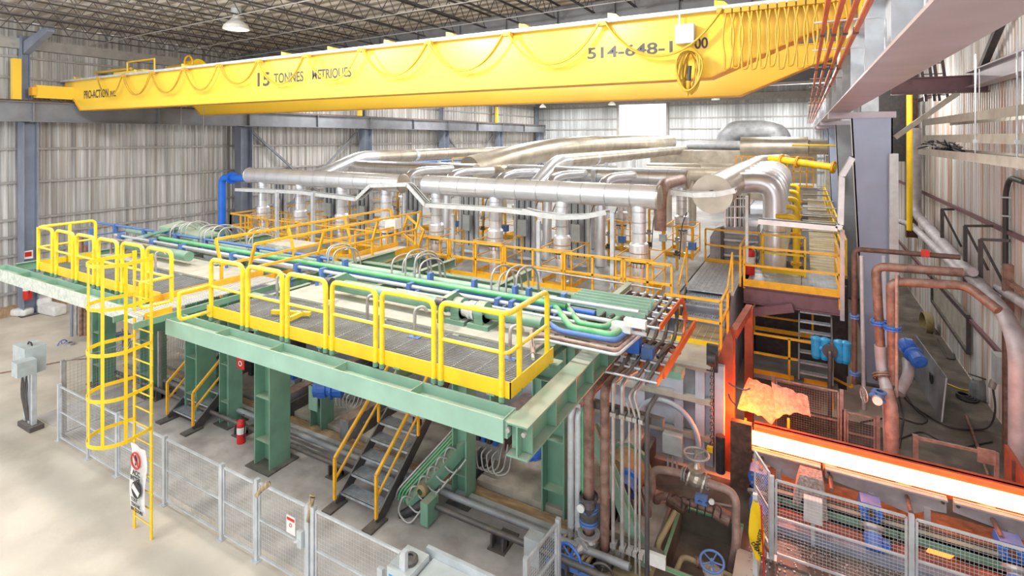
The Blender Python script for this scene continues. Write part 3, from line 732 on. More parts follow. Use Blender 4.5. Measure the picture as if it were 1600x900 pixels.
# walkway bridge from the ladder over the platform to the furnace deck
bw = thing('footbridge', 'galvanised walkway bridge with orange toe boards from the ladder to the furnace', 'footbridge', (-11.4, 5.3, 4.2))
c = B(); grating(c, -11.62, -11.0, 5.3, 8.3, 4.23, 'x', .05, .3, .018); c.out('grating', 'tray_white', bw)
c = B(); c.box(-11.66, -11.64, 5.9, 8.4, 4.18, 4.36); c.box(-10.98, -10.96, 5.4, 5.9, 4.12, 4.26); c.out('toe_board', 'orange', bw)
c = B(); c.box(-10.97, -10.93, 5.2, 8.3, 4.02, 4.14); c.box(-11.72, -11.68, 5.2, 8.3, 4.02, 4.14); c.out('side_channel', 'green', bw)
b2 = thing('footbridge', 'level orange and green footbridge leading back to the furnace deck', 'footbridge', (-11.3, 8.4, 3.6))
c = B(); c.box(-11.68, -10.92, 8.35, 13.4, 4.0, 4.04); c.out('deck', 'tray_white', b2)
for x in (-11.72, -10.88): c = B(); c.box(x-.012, x+.012, 8.35, 13.4, 3.97, 4.18); c.out('toe_board', 'orange', b2)
c = B(); c.ibeam((-10.75, 8.6, 3.72), (-10.75, 13.6, 3.72), .36, .2, .02); c.out('side_beam', 'green', b2)
for k in range(5): c = B(); c.box(-10.74, -10.66, 8.9+k*1.1, 8.92+k*1.1, 3.56, 3.88); c.out('stiffener', 'green_pale', b2)
railing('orange footbridge railing with outward leaning posts, right side', [(-10.9, 7.5, 4.04), (-10.9, 13.3, 4.04)], 1.2, sp=1.95, lean=.22, toe=False, group='leaning footbridge railings', w=.055)
railing('orange footbridge railing with outward leaning posts, left side', [(-11.75, 13.3, 4.04), (-11.75, 7.4, 4.04)], 1.2, sp=1.95, lean=.22, toe=False, group='leaning footbridge railings', w=.055)
# little things on the deck
jl = ['left of the ladder', 'behind the second hoop of the right section', 'left of the green bearing arm', 'at the green bearing arm', 'near the right corner', 'on the left section']
for i, (u, v) in enumerate(((433, 468), (574, 505), (648, 528), (797, 562), (243, 425))):
    p = PZ(u, v, 4.19); b = thing('lifting_hook', 'grey bent pipe hook standing on the deck, %s' % jl[i], 'hook', p, 'bent pipe hooks on the deck')
    c = B(); c.tube([p, p+V((0,0,.5)), p+V((.1,.12,.52)), p+V((.14,.16,.42))], .028, 8, bend=.08); c.out('bent_pipe', 'conduit', b)
    c = B(); c.box(p.x-.12, p.x+.1, p.y-.05, p.y+.06, p.z-.05, p.z+.02); c.out('foot', 'blue_pale', b)
for i, u in enumerate((705, 755)):
    p = PZ(u, 508, 4.19); t = thing('bearing_block', 'green pillow block bearing on the shaft, %s of the silver coupling' % ('left', 'right')[i], 'bearing', p, 'shaft bearing blocks')
    c = B(); c.box(p.x-.22, p.x+.22, 7.95, 8.35, 4.17, 4.25); c.out('base', 'green', t)
    c = B(); c.cyl((p.x-.09, 8.15, 4.43), (p.x+.09, 8.15, 4.43), .19, 16); c.box(p.x-.09, p.x+.09, 7.98, 8.32, 4.25, 4.43); c.out('housing', 'green', t)
xs = PZ(730, 490, 4.43).x
t = thing('shaft_coupling', 'silver bolted coupling between the green bearing blocks', 'coupling', (xs, 8.15, 4.43))
c = B(); c.lathe((xs-.2, 8.15, 4.43), [(.06, 0), (.14, 0), (.14, .12), (.17, .13), (.17, .18), (.14, .2), (.17, .22), (.17, .27), (.14, .28), (.14, .4), (.06, .4)], 20, V((1,0,0))); c.out('hub', 'silver', t)
c = B(); c.cyl((xs+.2, 8.15, 4.43), (xs+1.4, 8.15, 4.43), .1, 14); c.out('shaft', 'green', t)
# swing arms
for i, u in enumerate((445, 650)):
    p = PZ(u, 470 if i == 0 else 500, 4.5); t = thing('pendulum_link', 'green and grey swing arm at the roller tube, %s' % ('by the footbridge', 'behind the wide hoop')[i], 'arm', (p.x, 8.0, 4.2), 'swing arms')
    c = B(); c.prism([(p.x-.05, 8.5, 4.2), (p.x-.05, 7.75, 4.5), (p.x-.05, 7.75, 4.66), (p.x-.05, 8.2, 4.7), (p.x-.05, 8.5, 4.5)], (.1,0,0)); c.out('plate', 'green', t)
    c = B(); c.tube([(p.x, 7.75, 4.6), (p.x, 7.72, 4.25)], .04, 8); c.cyl((p.x-.08, 7.76, 4.62), (p.x+.08, 7.76, 4.62), .08, 12); c.out('link', 'dark_metal', t)
# ---------------------------------------------------------------- pipe runs behind the platform
def run(lb, mat, r, y, z, u0, u1, flanges=(), **k):
    x0 = PY(u0, 400, y).x; x1 = PY(u1, 400, y).x
    return pipe(lb, [(x0, y, z), (x1, y, z)], r, mat, flanges=flanges, **k)
run('long bright green pipe running behind the platform', 'green_pipe', .06, 9.0, 4.5, 250, 885)
run('long blue pipe beside the green pipe behind the platform', 'blue', .055, 9.25, 4.36, 330, 930)
run('long galvanised pipe in front of the green pipe', 'galv', .04, 8.72, 4.46, 180, 975)
run('thin galvanised tube lowest of the pipe runs behind the platform', 'galv', .032, 8.5, 4.42, 620, 1010)
run('thick green pipe at the back of the pipe runs', 'green_pale', .08, 9.6, 4.38, 200, 870)
run('grey conduit low behind the platform, left half', 'conduit', .04, 8.9, 4.34, 200, 480)
run('thin blue tube on the left half pipe runs', 'blue_pale', .04, 9.4, 4.55, 140, 520)
for i, u in enumerate((160, 205, 255, 300, 380, 480, 520, 655, 725, 790, 812, 868)):
    y = 9.0; x = PY(u, 400, y).x; b = B(); b.box(x-.03, x+.03, 8.45, 9.75, 4.28, 4.32); b.box(x-.04, x+.04, 8.62, 8.8, 4.32, 4.54); b.box(x-.04, x+.04, 9.32, 9.46, 4.32, 4.6)
    b.box(x-.03, x+.03, 8.5, 8.56, 4.05, 4.3)
    b.out('pipe_clamp', 'blue_pale', None, 'blue grey bracket clamping the pipe runs behind the platform, %s from left' % ORD[i], 'pipe clamp', 'brackets of the pipe runs')
# support deck under the pipe runs
b = B(); b.ibeam((-19.4, 9.9, 4.08), (-3.0, 9.9, 4.08), .3, .2, .02); b.ibeam((-19.4, 10.9, 4.0), (-3.2, 10.9, 4.0), .3, .2, .02)
for x in (-19, -16.5, -13.8, -10.8, -8.6, -6.2, -3.6): b.ibeam((x, 8.5, 4.1), (x, 12.2, 4.1), .22, .14, .015)
b.out('pipe_trestle', 'green', None, 'green beam frame under the pipe runs behind the platform', 'frame')
for i, (x, n) in enumerate(((-17.8, 6), (-16.2, 7), (-14.0, 3), (-10.6, 3), (-8.4, 6), (-5.7, 4))):
    for j in range(n):
        xx = x+j*.16+random.random()*.05; y = 9.3+random.random()*.3; h = .35+random.random()*.2; b = B()
        b.tube([(xx, y, 4.4), (xx, y+.02, 4.4+h), (xx+.05, y+.45, 4.45+h), (xx+.08, y+.8, 4.4+h*.7), (xx+.1, y+.9, 4.0)], .022, 6, bend=.25)
        b.out('hydraulic_hose', 'hose', None, 'grey arched hose, %s in the cluster %s' % (ORD[j], ['left of the blue standpipe', 'under the blue standpipe', 'left of the footbridge', 'right of the footbridge', 'behind the middle pipe runs', 'behind the right pipe runs'][i]), 'hose', 'arched hoses behind the platform')
pt = [PZ(u, v, 4.46) for u, v in ((855, 462), (893, 512), (958, 524), (985, 500))]
pipe('bent bright green pipe, outer of two, at the right end of the runs', pt, .055, 'green_pipe', .12)
pt = [PZ(u, v, 4.46) for u, v in ((880, 468), (905, 505), (945, 512), (965, 498))]
pipe('bent bright green pipe, inner of two, at the right end of the runs', pt, .05, 'green_pipe', .12)
pt = [PZ(u, v, 4.4) for u, v in ((850, 500), (875, 517), (960, 532), (995, 508))]
pipe('bent blue pipe below the bent green pipes', pt, .045, 'blue_pale', .12)
for i, (dv, m) in enumerate(((0, 'rust_and_lit_pink'), (9, 'rust_and_lit_pink'), (16, 'galv'))):
    pt = [PZ(u, v+dv, 4.3) for u, v in ((833, 545), (830, 516), (850, 515), (965, 539), (1000, 508))]
    pipe(['upper pale red pipe looping round the right corner of the runs', 'lower pale red pipe looping round the right corner', 'thin grey tube under the pale red pipes'][i], pt, .035-.01*(i == 2), m, .12)
run('upper galvanised tube ending in white clamp at right', 'galv', .035, 8.95, 4.62, 850, 998)
b = B(); p = PZ(1000, 506, 4.62); b.box(p.x-.25, p.x+.1, p.y-.06, p.y+.06, p.z-.06, p.z+.06); b.out('clamp_block', 'white', None, 'white clamp block at the end of the upper galvanised tube', 'clamp')
b = B(); p = PZ(975, 512, 4.5); b.box(p.x-.2, p.x+.12, p.y-.05, p.y+.05, p.z-.07, p.z+.07); b.out('clamp_block', 'white', None, 'white clamp block below, on the long galvanised pipe', 'clamp')
for i, (y, u0, u1, z) in enumerate(((9.55, 895, 1015, 4.5), (9.9, 905, 1020, 4.5), (9.25, 935, 1010, 4.48))):
    x0 = PY(u0, 400, y).x; x1 = PY(u1, 400, y).x; b = B(); b.box(x0, x1, y-.1, y-.08, z-.14, z+.06); b.box(x0, x1, y-.1, y+.1, z-.14, z-.12); b.box(x0, x1, y+.08, y+.1, z-.14, z+.06)
    b.out('guide_channel', 'green_pale', None, 'open green guide channel %s, beside the cable chain' % ('middle', 'rear', 'front')[i], 'channel', 'green guide channels')
for x in (-4.6, -3.9): 
    b = B(); b.ibeam((x, 9.4, 2.4), (x, 9.4, 4.3), .2, .2, .015, up=V((1,0,0))); b.out('bracket_post', 'green', None, 'short green post under the guide channels, %s' % ('left' if x < -4 else 'right'), 'post')
# cable drag chain
t = thing('cable_chain', 'dark cable drag chain with silver cross bars and orange lit edge', 'cable carrier', (-2.65, 9.8, 3.6))
CX0, CX1, cr_ = -3.15, -2.12, .42; path = [(8.9+i*.19, 4.42) for i in range(10)]
path += [(10.62+cr_*math.sin(a), 4.0+cr_*math.cos(a)) for a in [math.pi*k/9 for k in range(1, 9)]]
path += [(10.62-i*.19, 3.58) for i in range(11)]
for side in (CX0, CX1):
    c = B()
    for k, ((ya, za), (yb, zb)) in enumerate(zip(path[:-1], path[1:])): c.bar((side, ya, za), (side, yb, zb), .03, .1, up=V((1,0,0)) if False else V((0,.01,1)))
    c.out('side_links', 'dark_metal' if side == CX0 else 'copper_and_glow_red', t)  # right side has the orange glow put into its colour
for k, (y, z) in enumerate(path[::2]): c = B(); c.tube([(CX0, y, z), (CX1, y, z)], .02, 6); c.out('cross_bar', 'galv', t)
for k in range(5):
    x = CX0+.15+k*.18; c = B(); c.tube([(x, y, z) for y, z in path], .04, 6); c.out('carried_hose', 'dark_metal', t)
b = B(); p = PZ(1035, 592, 3.6); q = PZ(1084, 510, 4.0); b.prism([p, q, q+V((0,0,.12)), p+V((0,0,.14))], (.04,0,0)); b.out('guard_strip', 'copper_and_glow_red', None, 'guard strip painted with orange glow, sloping beside the cable chain', 'strip')  # orange glow is painted into the strip's colour
# ---------------------------------------------------------------- furnace body and deck
DZ = 3.1; FX0, FX1 = -22.8, -1.85
b = B(); b.box(FX0, FX1, 15.9, 42, 0, DZ-.05); b.box(FX0, -3.2, 12.9, 15.9, 0, 2.3); b.box(-3.2, FX1, 12.9, 15.9, 0, 2.3)
fb = b.out('furnace_body', 'panel_blue', None, 'large steel clad reheating furnace body under the yellow railed deck', 'furnace')
# buckstays and panels on the furnace front near the discharge
for i, u in enumerate((1003, 1062, 1095, 1125)):
    x = PY(u, 600, 12.85).x; c = B(); c.box(x-.1, x+.1, 12.72, 12.9, 0, 2.42); c.out('buckstay', 'panel_blue', fb)
for z in (.7, 1.55, 2.3): c = B(); c.box(-6, FX1, 12.7, 12.88, z-.06, z+.06); c.out('waler', 'panel_tan', fb)
c = B(); c.box(-6.5, FX1+.02, 12.6, 14.0, 2.36, 2.44); c.out('top_ledge', 'panel_tan', fb)
c = B(); c.box(PY(1063, 600, 12.8).x, PY(1093, 600, 12.8).x, 12.84, 12.88, .8, 2.2); c.out('recess_panel', 'plate_grey', fb)
b = B(); b.box(FX0, -3.2, 14.3, 42, DZ-.05, DZ+.02); b.out('deck_plate', 'plate_grey', None, 'grey checker plate deck on top of the furnace', 'deck')
for i in range(12):
    x = FX0+1.0+i*1.62
    if x > -4: break
    b = B(); b.box(x, x+.75, 12.0, 14.2, 3.0, 3.12); b.mat(1); b.box(x+.78, x+1.3, 12.1, 13.9, 2.9, 2.98)  # dark panel stands in for the shade of the opening
    b.out('roof_slab', ['plate_grey', 'dark'], None, 'grey steel roof slab with a dark panel as shaded gap, before the furnace deck', 'slab', 'roof slabs before the furnace deck')
b = B(); b.ibeam((FX0, 14.3, 2.95), (-3.2, 14.3, 2.95), .3, .2, .02); b.out('deck_edge_beam', 'panel_blue', None, 'grey edge beam along the front of the furnace deck', 'beam')
# front railing of the furnace deck
xs = [-12.1, -10.3, -8.2, -6.2, -4.4, -3.05]
for i in range(5):
    railing('orange deck railing in front of the burner stacks, %s' % ['at the footbridge end', 'second from the footbridge', 'middle of the right half', 'second from the stairs', 'nearest the stairs'][i],
            [(xs[i]+.04, 14.3, DZ+.02), (xs[i+1]-.04, 14.3, DZ+.02)], 1.1, sp=.95 if i < 4 else .7)
railing('orange deck railing left of the footbridge, front side', [(-20.8, 14.3, DZ), (-13.3, 14.3, DZ)], 1.1, sp=1.3)
railing('orange deck railing at the left rear corner', [(-22.5, 14.6, DZ), (-22.5, 20, DZ)], 1.1, sp=1.4)
railing('orange deck railing far left beside the blue standpipe', [(-22.5, 14.6, DZ), (-20.9, 14.5, DZ)], 1.1, sp=.8)
pipe('thin pale handrail pipe across the deck front', [(-7.0, 14.15, DZ+.55), (-3.3, 14.1, DZ+.5)], .03, 'conduit')
# ---------------------------------------------------------------- burner stacks
def stack(x, y, hz, first, k):
    t = thing('burner_stack', 'silver clad burner stack with collar', 'stack', (x, y, DZ+.02), 'silver burner stacks')
    z = DZ+.02
    c = B(); c.lathe((x, y, z), [(.22, 0), (.22, .08), (.19, .1), (.19, .78), (.22, .8), (.22, .9)], 22)
    c.mat(1)
    for i in range(12): a = i*math.pi/6; c.cyl((x+.21*math.cos(a), y+.21*math.sin(a), z+.78), (x+.21*math.cos(a), y+.21*math.sin(a), z+.92), .015, 6)
    c.out('lower_tube', ['silver', 'dark_metal'], t)
    c = B(); c.lathe((x, y, z), [(.2, .92), (.27, .96), (.27, 1.0), (.27, 1.42), (.25, 1.46), (.2, 1.5)], 24); c.mat(1); c.cyl((x, y, z+1.18), (x, y, z+1.2), .274, 24, cap=False); c.out('collar', ['silver', 'seam'], t)
    c = B(); c.cyl((x, y, z+1.48), (x, y, hz-.2), .2, 24, cap=False); c.mat(1)
    for q in (1.75, 2.05, 2.35): c.cyl((x, y, z+q), (x, y, z+q+.015), .203, 24, cap=False)
    c.out('upper_tube', ['silver', 'seam'], t)
    return t
st0 = None
sx = [-4.16, -6.55, -8.95, -11.35, -13.7, -16.0, -18.4, -20.8]
HZ1 = 5.92
def plab(i): return ['nearest the deck stairs at right', 'second from the deck stairs', 'third from the deck stairs', 'fourth from the right, beside the footbridge', 'first left of the footbridge', 'second left of the footbridge', 'third left of the footbridge', 'at the far left end'][i]
for i, x in enumerate(sx):
    lb = 'silver burner stack in the front row, %s' % plab(i)
    if st0 is None: st0 = stack(x, 15, HZ1, True, 0); st0['label'] = lb
    else: copy_tree(st0, (x, 15, DZ+.02), label=lb)
for i, x in enumerate(sx): copy_tree(st0, (x, 21, DZ+.02), label='silver second row burner stack, %s counted from the right' % ORD[i])
# orange cage guards round each stack
g0 = None
for i, x in enumerate(sx):
    for row, y in enumerate((15.0, 21.0)):
        lb = 'orange guard frame round the %s row stack, %s from the right' % (('front', 'second')[row], ORD[i])
        if g0 is None:
            t = thing('stack_guard', lb, 'guard rail', (x, y, DZ+.02), 'orange guard frames round the stacks'); z = DZ+.02; w_ = .52
            cor = [(x-w_, y-.5), (x+w_, y-.5), (x+w_, y+.9), (x-w_, y+.9)]
            for (cx, cy) in cor: c = B(); c.bar((cx, cy, z), (cx, cy, z+1.15), .045); c.out('post', 'orange', t)
            c = B()
            for zz in (.6, 1.12):
                for a_, b_ in zip(cor, cor[1:]+cor[:1]): c.bar((*a_, z+zz), (*b_, z+zz), .03)
            c.out('rails', 'orange', t)
            c = B()
            for a_, b_ in zip(cor, cor[1:]+cor[:1]): c.bar((*a_, z+.07), (*b_, z+.07), .015, .14)
            c.out('toe_board', 'orange', t); g0 = t
        else: copy_tree(g0, (x, y, DZ+.02), label=lb)
# silver headers
def header(lb, x0, x1, y, z, r, cap=True, seams=.78):
    t = thing('silver_header', lb, 'duct', ((x0+x1)/2, y, z), 'silver insulated header pipes'); b = B(); b.cyl((x0, y, z), (x1, y, z), r, 36); b.mat(1)
    n = int((x1-x0)/seams)
    for j in range(1, n+1): xx = x0+(x1-x0)*j/(n+1); b.cyl((xx, y, z), (xx+.018, y, z), r*1.006, 36, cap=False)
    b.out('cladding', ['silver', 'seam'], t)
    c = B(); c.lathe((x1, y, z), [(r*.99, -.01), (r*1.03, 0), (r*1.03, .05), (r*.96, .06), (.001, .075)], 36, V((1,0,0))); c.out('end_cap', 'silver_tan', t)
    c = B(); c.lathe((x0, y, z), [(r*.99, .01), (r*1.03, 0), (r*1.03, -.05), (r*.96, -.06), (.001, -.075)], 36, V((1,0,0))); c.out('end_cap', 'silver', t); return t
header('large silver header pipe over the front stacks, right length', -11.75, -3.62, 15, HZ1, .335)
header('silver header pipe over the front stacks, left length', -21.7, -12.9, 15, HZ1, .335)
header('silver header pipe over the second row of stacks, right length', -11.75, -3.95, 21, 6.0, .37)
header('silver header pipe over the second row of stacks, left length', -21.9, -13.6, 21, 6.0, .37)
# cross-over pipes between the headers
for i, u in enumerate((640, 705, 785, 865, 950, 1035)):
    x = PY(u, 280, 17.6).x; t = thing('burner_branch', 'silver elbow pipe dropping between the two headers, %s from left' % ['first', 'second', 'third', 'fourth', 'fifth', 'sixth'][i], 'duct', (x, 17.6, 5), 'elbow pipes between headers')
    b = B(); b.tube([(x, 20.8, 6.0), (x, 17.7, 6.05), (x, 17.3, 5.6), (x, 17.3, 4.6)] if i == 5 else [(x, 20.8, 6.1), (x-.2, 18.7, 6.15), (x-.3, 17.8, 6.0), (x-.3, 17.6, 3.12)], .17 if i < 5 else .2, 16, bend=.6, seg=8); b.out('elbow_pipe', 'silver' if i < 5 else 'rust_and_lit_pink', t)
# two long collector ducts
def collector(lb, x, y0, y1, z, r, tilt=(-1.0, -2.2, -.75), m='silver_tan'):
    t = thing('collector_duct', lb, 'duct', (x, y0, z), 'long collector ducts')
    b = B(); b.tube([(x-.2, y0+tilt[1], z+tilt[2]), (x, y0, z), (x, y0+1.2, z)], r, 28, bend=.9, seg=10); b.out('elbow', 'silver', t)
    b = B(); b.cyl((x, y0+1.0, z), (x, y1, z), r, 28); b.mat(1)
    k = y0+3
    while k < y1: b.cyl((x, k, z), (x, k+.03, z), r*1.006, 28, cap=False); k += 2.4
    b.out('duct_run', [m, 'seam'], t)
    b = B(); b.cyl((x, y0+4.5, z), (x, y0+4.8, z), r*1.04, 28); b.out('band', 'silver', t)
collector('long dusty silver duct along the left of the furnace roof', -21.6, 21.6, 52, 6.5, .36, (-1, -2.9, -.9))
collector('dusty silver duct rising from the header near the middle', -9.66, 21.6, 50, 6.5, .34, (-1, -2.0, -1.0))
b = B(); b.tube([(-16.6, 25, 5.8), (-15.9, 30, 6.5), (-14.6, 36, 7.0), (-13.5, 42, 7.0), (-11.5, 52, 7.1)], .75, 28, bend=3, seg=8); b.out('main_duct', 'silver_tan', None, 'wide tan clad main duct behind the two collector ducts', 'duct')
b = B(); b.tube([(-9.5, 50.6, 6.9), (1.0, 50.6, 6.9)], .42, 20); b.out('cross_duct', 'plate_grey', None, 'dark horizontal duct near the back wall', 'duct')
b = B(); b.tube([(-6.3, 52, 0), (-6.3, 52, 8.2), (-1.9, 52, 8.2), (-1.9, 52, 0)], .95, 24, bend=1.3, seg=8); b.out('stack_elbow', 'plate_grey', None, 'big dark elbow duct in front of the bright opening', 'duct')
b = B(); b.tube([(-4.3, 44, 6.9), (0.2, 44, 6.9)], .75, 24); b.out('recuperator_duct', 'silver_tan', None, 'thick brown clad duct below the dark elbow', 'duct')
b = B(); b.tube([(.2, 44, 6.9), (4.0, 44.2, 6.9)], .52, 20); b.mat(1)
for x in (1.4, 2.9): b.cyl((x, 44.1, 6.9), (x+.12, 44.1, 6.9), .56, 20)
b.out('recuperator_duct', ['silver_tan', 'rust'], None, 'thinner brown duct with bands at right rear', 'duct')
b = B(); b.box(1.3, 4.0, 44.6, 46, 0, 6.3); b.out('rear_cabinet', 'panel_tan', None, 'pale cladded housing under the rear right duct', 'housing')
b = B(); b.box(-12, .8, 47, 50, 0, 6.5); b.out('rear_casing', 'silver_tan', None, 'dusty casing of the furnace charging end', 'housing')
# flat tan duct blocks between roofs
for i, (x, y) in enumerate(((-18.5, 27), (-14.5, 27), (-7, 27), (-4, 28), (-18, 33), (-7, 33), (-4, 34))):
    t = thing('roof_duct', 'dusty clad cross duct on the furnace roof, %s' % ['left, nearest', 'left, second', 'right of the middle, nearest', 'far right, nearest', 'left, farther back', 'right of the middle, farther back', 'far right, farthest'][i], 'duct', (x, y, 5.6), 'cross ducts on the furnace roof')
    c = B(); c.cyl((x-1.6, y, 5.7), (x+1.6, y, 5.7), .34, 20); c.out('cladding', 'silver_tan', t)
    for s in (-1, 1): c = B(); c.cyl((x+s, y, DZ), (x+s, y, 5.5), .18, 14); c.out('downpipe', 'silver_tan', t)
pipe('thin blue grey pipe beside the left collector duct', [(-21.0, 21.5, 6.05), (-21.0, 46, 6.05)], .08, 'blue_pale')
for i in range(5):
    b = B(); y = 23+i*4.5
    b.bar((-20.6, y, DZ), (-20.6, y, 6.1), .16); b.out('duct_post', 'galv', None, 'galvanised post under the left collector duct, %s from the front' % ORD[i], 'post', 'posts under the left collector duct')
for i, (x, y) in enumerate(((-8.4, 20), (-7.5, 20.3), (-8.9, 26), (-8.9, 31))):
    b = B(); b.bar((x, y, DZ), (x, y, 6.3), .15); b.out('duct_post', 'galv', None, 'galvanised post under the middle collector duct, %s from the front' % ORD[i], 'post', 'posts under the middle collector duct')
# orange platforms at rear
railing('orange railing on the furnace roof between the ducts at left', [(-18.5, 26, 5.3), (-18.5, 36, 5.3)], 1.05, sp=1.6)
railing('tall orange barred rail frame left of the rear cabinet', [(-3.6, 34, 4.8), (-2.0, 34, 4.8)], 1.7, sp=.35)
railing('tall orange barred rail frame beside the big dark duct', [(-1.2, 34, 4.8), (.4, 34, 4.8)], 1.7, sp=.3)
b = B(); b.box(-4, .6, 33.8, 37, 4.65, 4.8); b.out('rear_platform', 'plate_grey', None, 'grey rear platform carrying the barred orange frames', 'platform')
# blue standpipe
p = PZ(318, 355, 3.3)
pipe('bright blue standpipe with elbow feeding the front header', [(-23.6, 14.9, 0.1), (-23.6, 14.9, 5.75), (-22.9, 14.95, 5.75), (-21.6, 15, 5.78)], .16, 'blue_pipe', .3, 18, flanges=(1.95,), fm='blue_pipe')
# cable trays hung under headers (front)
def tray(lb, pts, wd=.3, m='tray_white', cables=5, th=.13, cr=.018, nm='cable_tray', side=V((0,1,0)), grp=None):
    t = thing(nm, lb, 'cable tray', pts[0], grp); c = B(); pts = [V(p) for p in pts]
    for s in (-1, 1):
        for a_, b_ in zip(pts[:-1], pts[1:]): c.bar(a_+side*s*wd/2, b_+side*s*wd/2, .02, th, up=V((0,.0,1)) if abs((b_-a_).normalized().z) < .9 else V((1,0,0)))
    c.out('side_rails', m, t); c = B()
    for a_, b_ in zip(pts[:-1], pts[1:]):
        n = max(1, int((b_-a_).length/.3))
        for j in range(n): p = lerp(a_, b_, (j+.5)/n); c.bar(p-side*wd/2, p+side*wd/2, .03, .02)
    c.out('rungs', m, t)
    for k in range(cables):
        o = side*(wd*(-.38+.76*k/max(1, cables-1)))+V((0,0,.02+.02*random.random())); c = B(); c.tube([p+o for p in pts], cr, 6, bend=.2); c.out('cable', 'hose' if k % 2 else 'cable_dark', t)
    return t
ty = 14.55
tray('pale cable tray jogging over the left footbridge in front of the headers', [PY(u, v, ty) for u, v in ((372, 296), (470, 300), (560, 311), (582, 290), (640, 288), (668, 320), (790, 328), (880, 338))], .3)
tp = [PY(820, 328, ty), PY(850, 336, ty), PY(880, 339, ty-.2), PY(915, 338, ty), PY(950, 331, ty+.2)]
tray('curved pale cable tray sagging before the right header', tp, .35)
tray('curved pale cable tray reaching to the big drum', [PY(1050, 300, 15.6), PY(1085, 304, 15.2), PY(1120, 303, 15.0), PY(1150, 297, 15.1)], .35)
for i, (u, v0, v1) in enumerate(((957, 462, 332), (842, 446, 345), (433, 400, 300), (489, 405, 300), (708, 420, 335), (655, 412, 330))):
    p = PZ(u, v0, DZ+.02); z1 = PY(u, v1, p.y).z; t = thing('tray_post', 'galvanised square post carrying the cable trays, %s' % ['with splayed foot nearest the stairs', 'with splayed foot in the middle', 'far left', 'second from left', 'right of the footbridge gap', 'beside the footbridge gap'][i], 'post', p, 'posts of the cable trays')
    c = B(); c.bar(p, V((p.x, p.y, z1)), .11); c.out('shaft', 'galv', t)
    c = B(); c.lathe(p, [(.16, 0), (.16, .02), (.07, .3)], 4); c.out('foot', 'galv', t)
# electrical racks behind the stacks
for i, u in enumerate((440, 520, 572, 648, 735, 822, 905)):
    p = PY(u, 350, 17.3); x = p.x; t = thing('electrical_rack', 'tall galvanised rack of vertical conduits between the stacks, %s' % ['far left', 'second from left', 'third from left', 'by the footbridge', 'behind the third right stack', 'behind the second right stack', 'near the right stack'][i], 'electrical rack', (x, 17.3, DZ), 'conduit racks between the stacks')
    c = B(); c.box(x-.35, x+.3, 17.3, 17.34, DZ+.1, 5.55); c.out('back_panel', 'panel_blue' if i % 2 else 'galv', t)
    for s in (-.42, .36): c = B(); c.bar((x+s, 17.25, DZ), (x+s, 17.25, 5.7), .1); c.out('upright', 'galv', t)
    for k in range(5): c = B(); xx = x-.25+k*.12; c.tube([(xx, 17.2, DZ+.3), (xx, 17.2, 5.6)], .022, 6); c.out('conduit', 'galv' if k % 2 else 'cable_dark', t)
    c = B(); c.box(x-.2, x+.12, 17.05, 17.2, DZ+.9, DZ+1.5); c.out('switch_box', 'box_grey', t)
# valve trains (small orange and dark fittings)
for i in range(14):
    row = i % 2; x = -3.3-1.2*(i)-.5; y = 18.4+row*1.0
    t = thing('gas_valve_train', 'orange gas pipe with small valves between the stacks, %s from the right' % ORD[i], 'valve train', (x, y, DZ), 'gas valve trains between the stacks')
    c = B(); c.tube([(x, y, DZ), (x, y, 4.6+.4*row), (x+.5, y, 4.6+.4*row), (x+.5, y, DZ+.4)], .045, 8, bend=.1); c.out('gas_pipe', 'orange', t)
    for z in (3.6, 4.05): c = B(); c.lathe((x, y, z), [(.05, 0), (.11, .01), (.11, .06), (.07, .09), (.09, .16), (.001, .2)], 10); c.out('valve_body', 'dark_metal' if z < 4 else 'conduit', t)
    c = B(); c.box(x+.38, x+.62, y-.1, y+.08, DZ+.75, DZ+1.0); c.out('actuator', 'box_grey' if row else 'blue_pale', t)
    c = B(); c.tube([(x+.1, y-.1, DZ+.4), (x+.2, y-.15, DZ+1.6), (x+.35, y-.1, DZ+2.0)], .018, 5, bend=.2); c.out('flex_tube', 'cable_dark', t)
# right side drum and row of exhaust elbows
t = thing('exhaust_drum', 'large silver drum with flat round end beside the exhaust elbows', 'duct', (-2.3, 15.9, 5.9))
c = B(); c.cyl((-2.3, 15.9, 6.0), (-2.35, 30, 6.0), .52, 36); c.mat(1)
for k in range(7): c.cyl((-2.3, 17.6+k*1.8, 6.0), (-2.3, 17.63+k*1.8, 6.0), .524, 36, cap=False)
c.out('shell', ['silver_tan', 'seam'], t)
c = B(); c.cyl((-2.3, 15.82, 6.0), (-2.3, 15.9, 6.0), .55, 40); c.out('end_plate', 'silver_tan', t); c = B(); c.cyl((-2.3, 15.7, 6.02), (-2.3, 15.82, 6.02), .1, 14); c.out('port', 'dark_metal', t)
c = B(); c.tube([(-2.35, 30, 6.0), (-2.3, 33, 6.1), (-1.0, 35, 6.1)], .5, 20, bend=1); c.out('rear_bend', 'silver_tan', t)
e0 = None
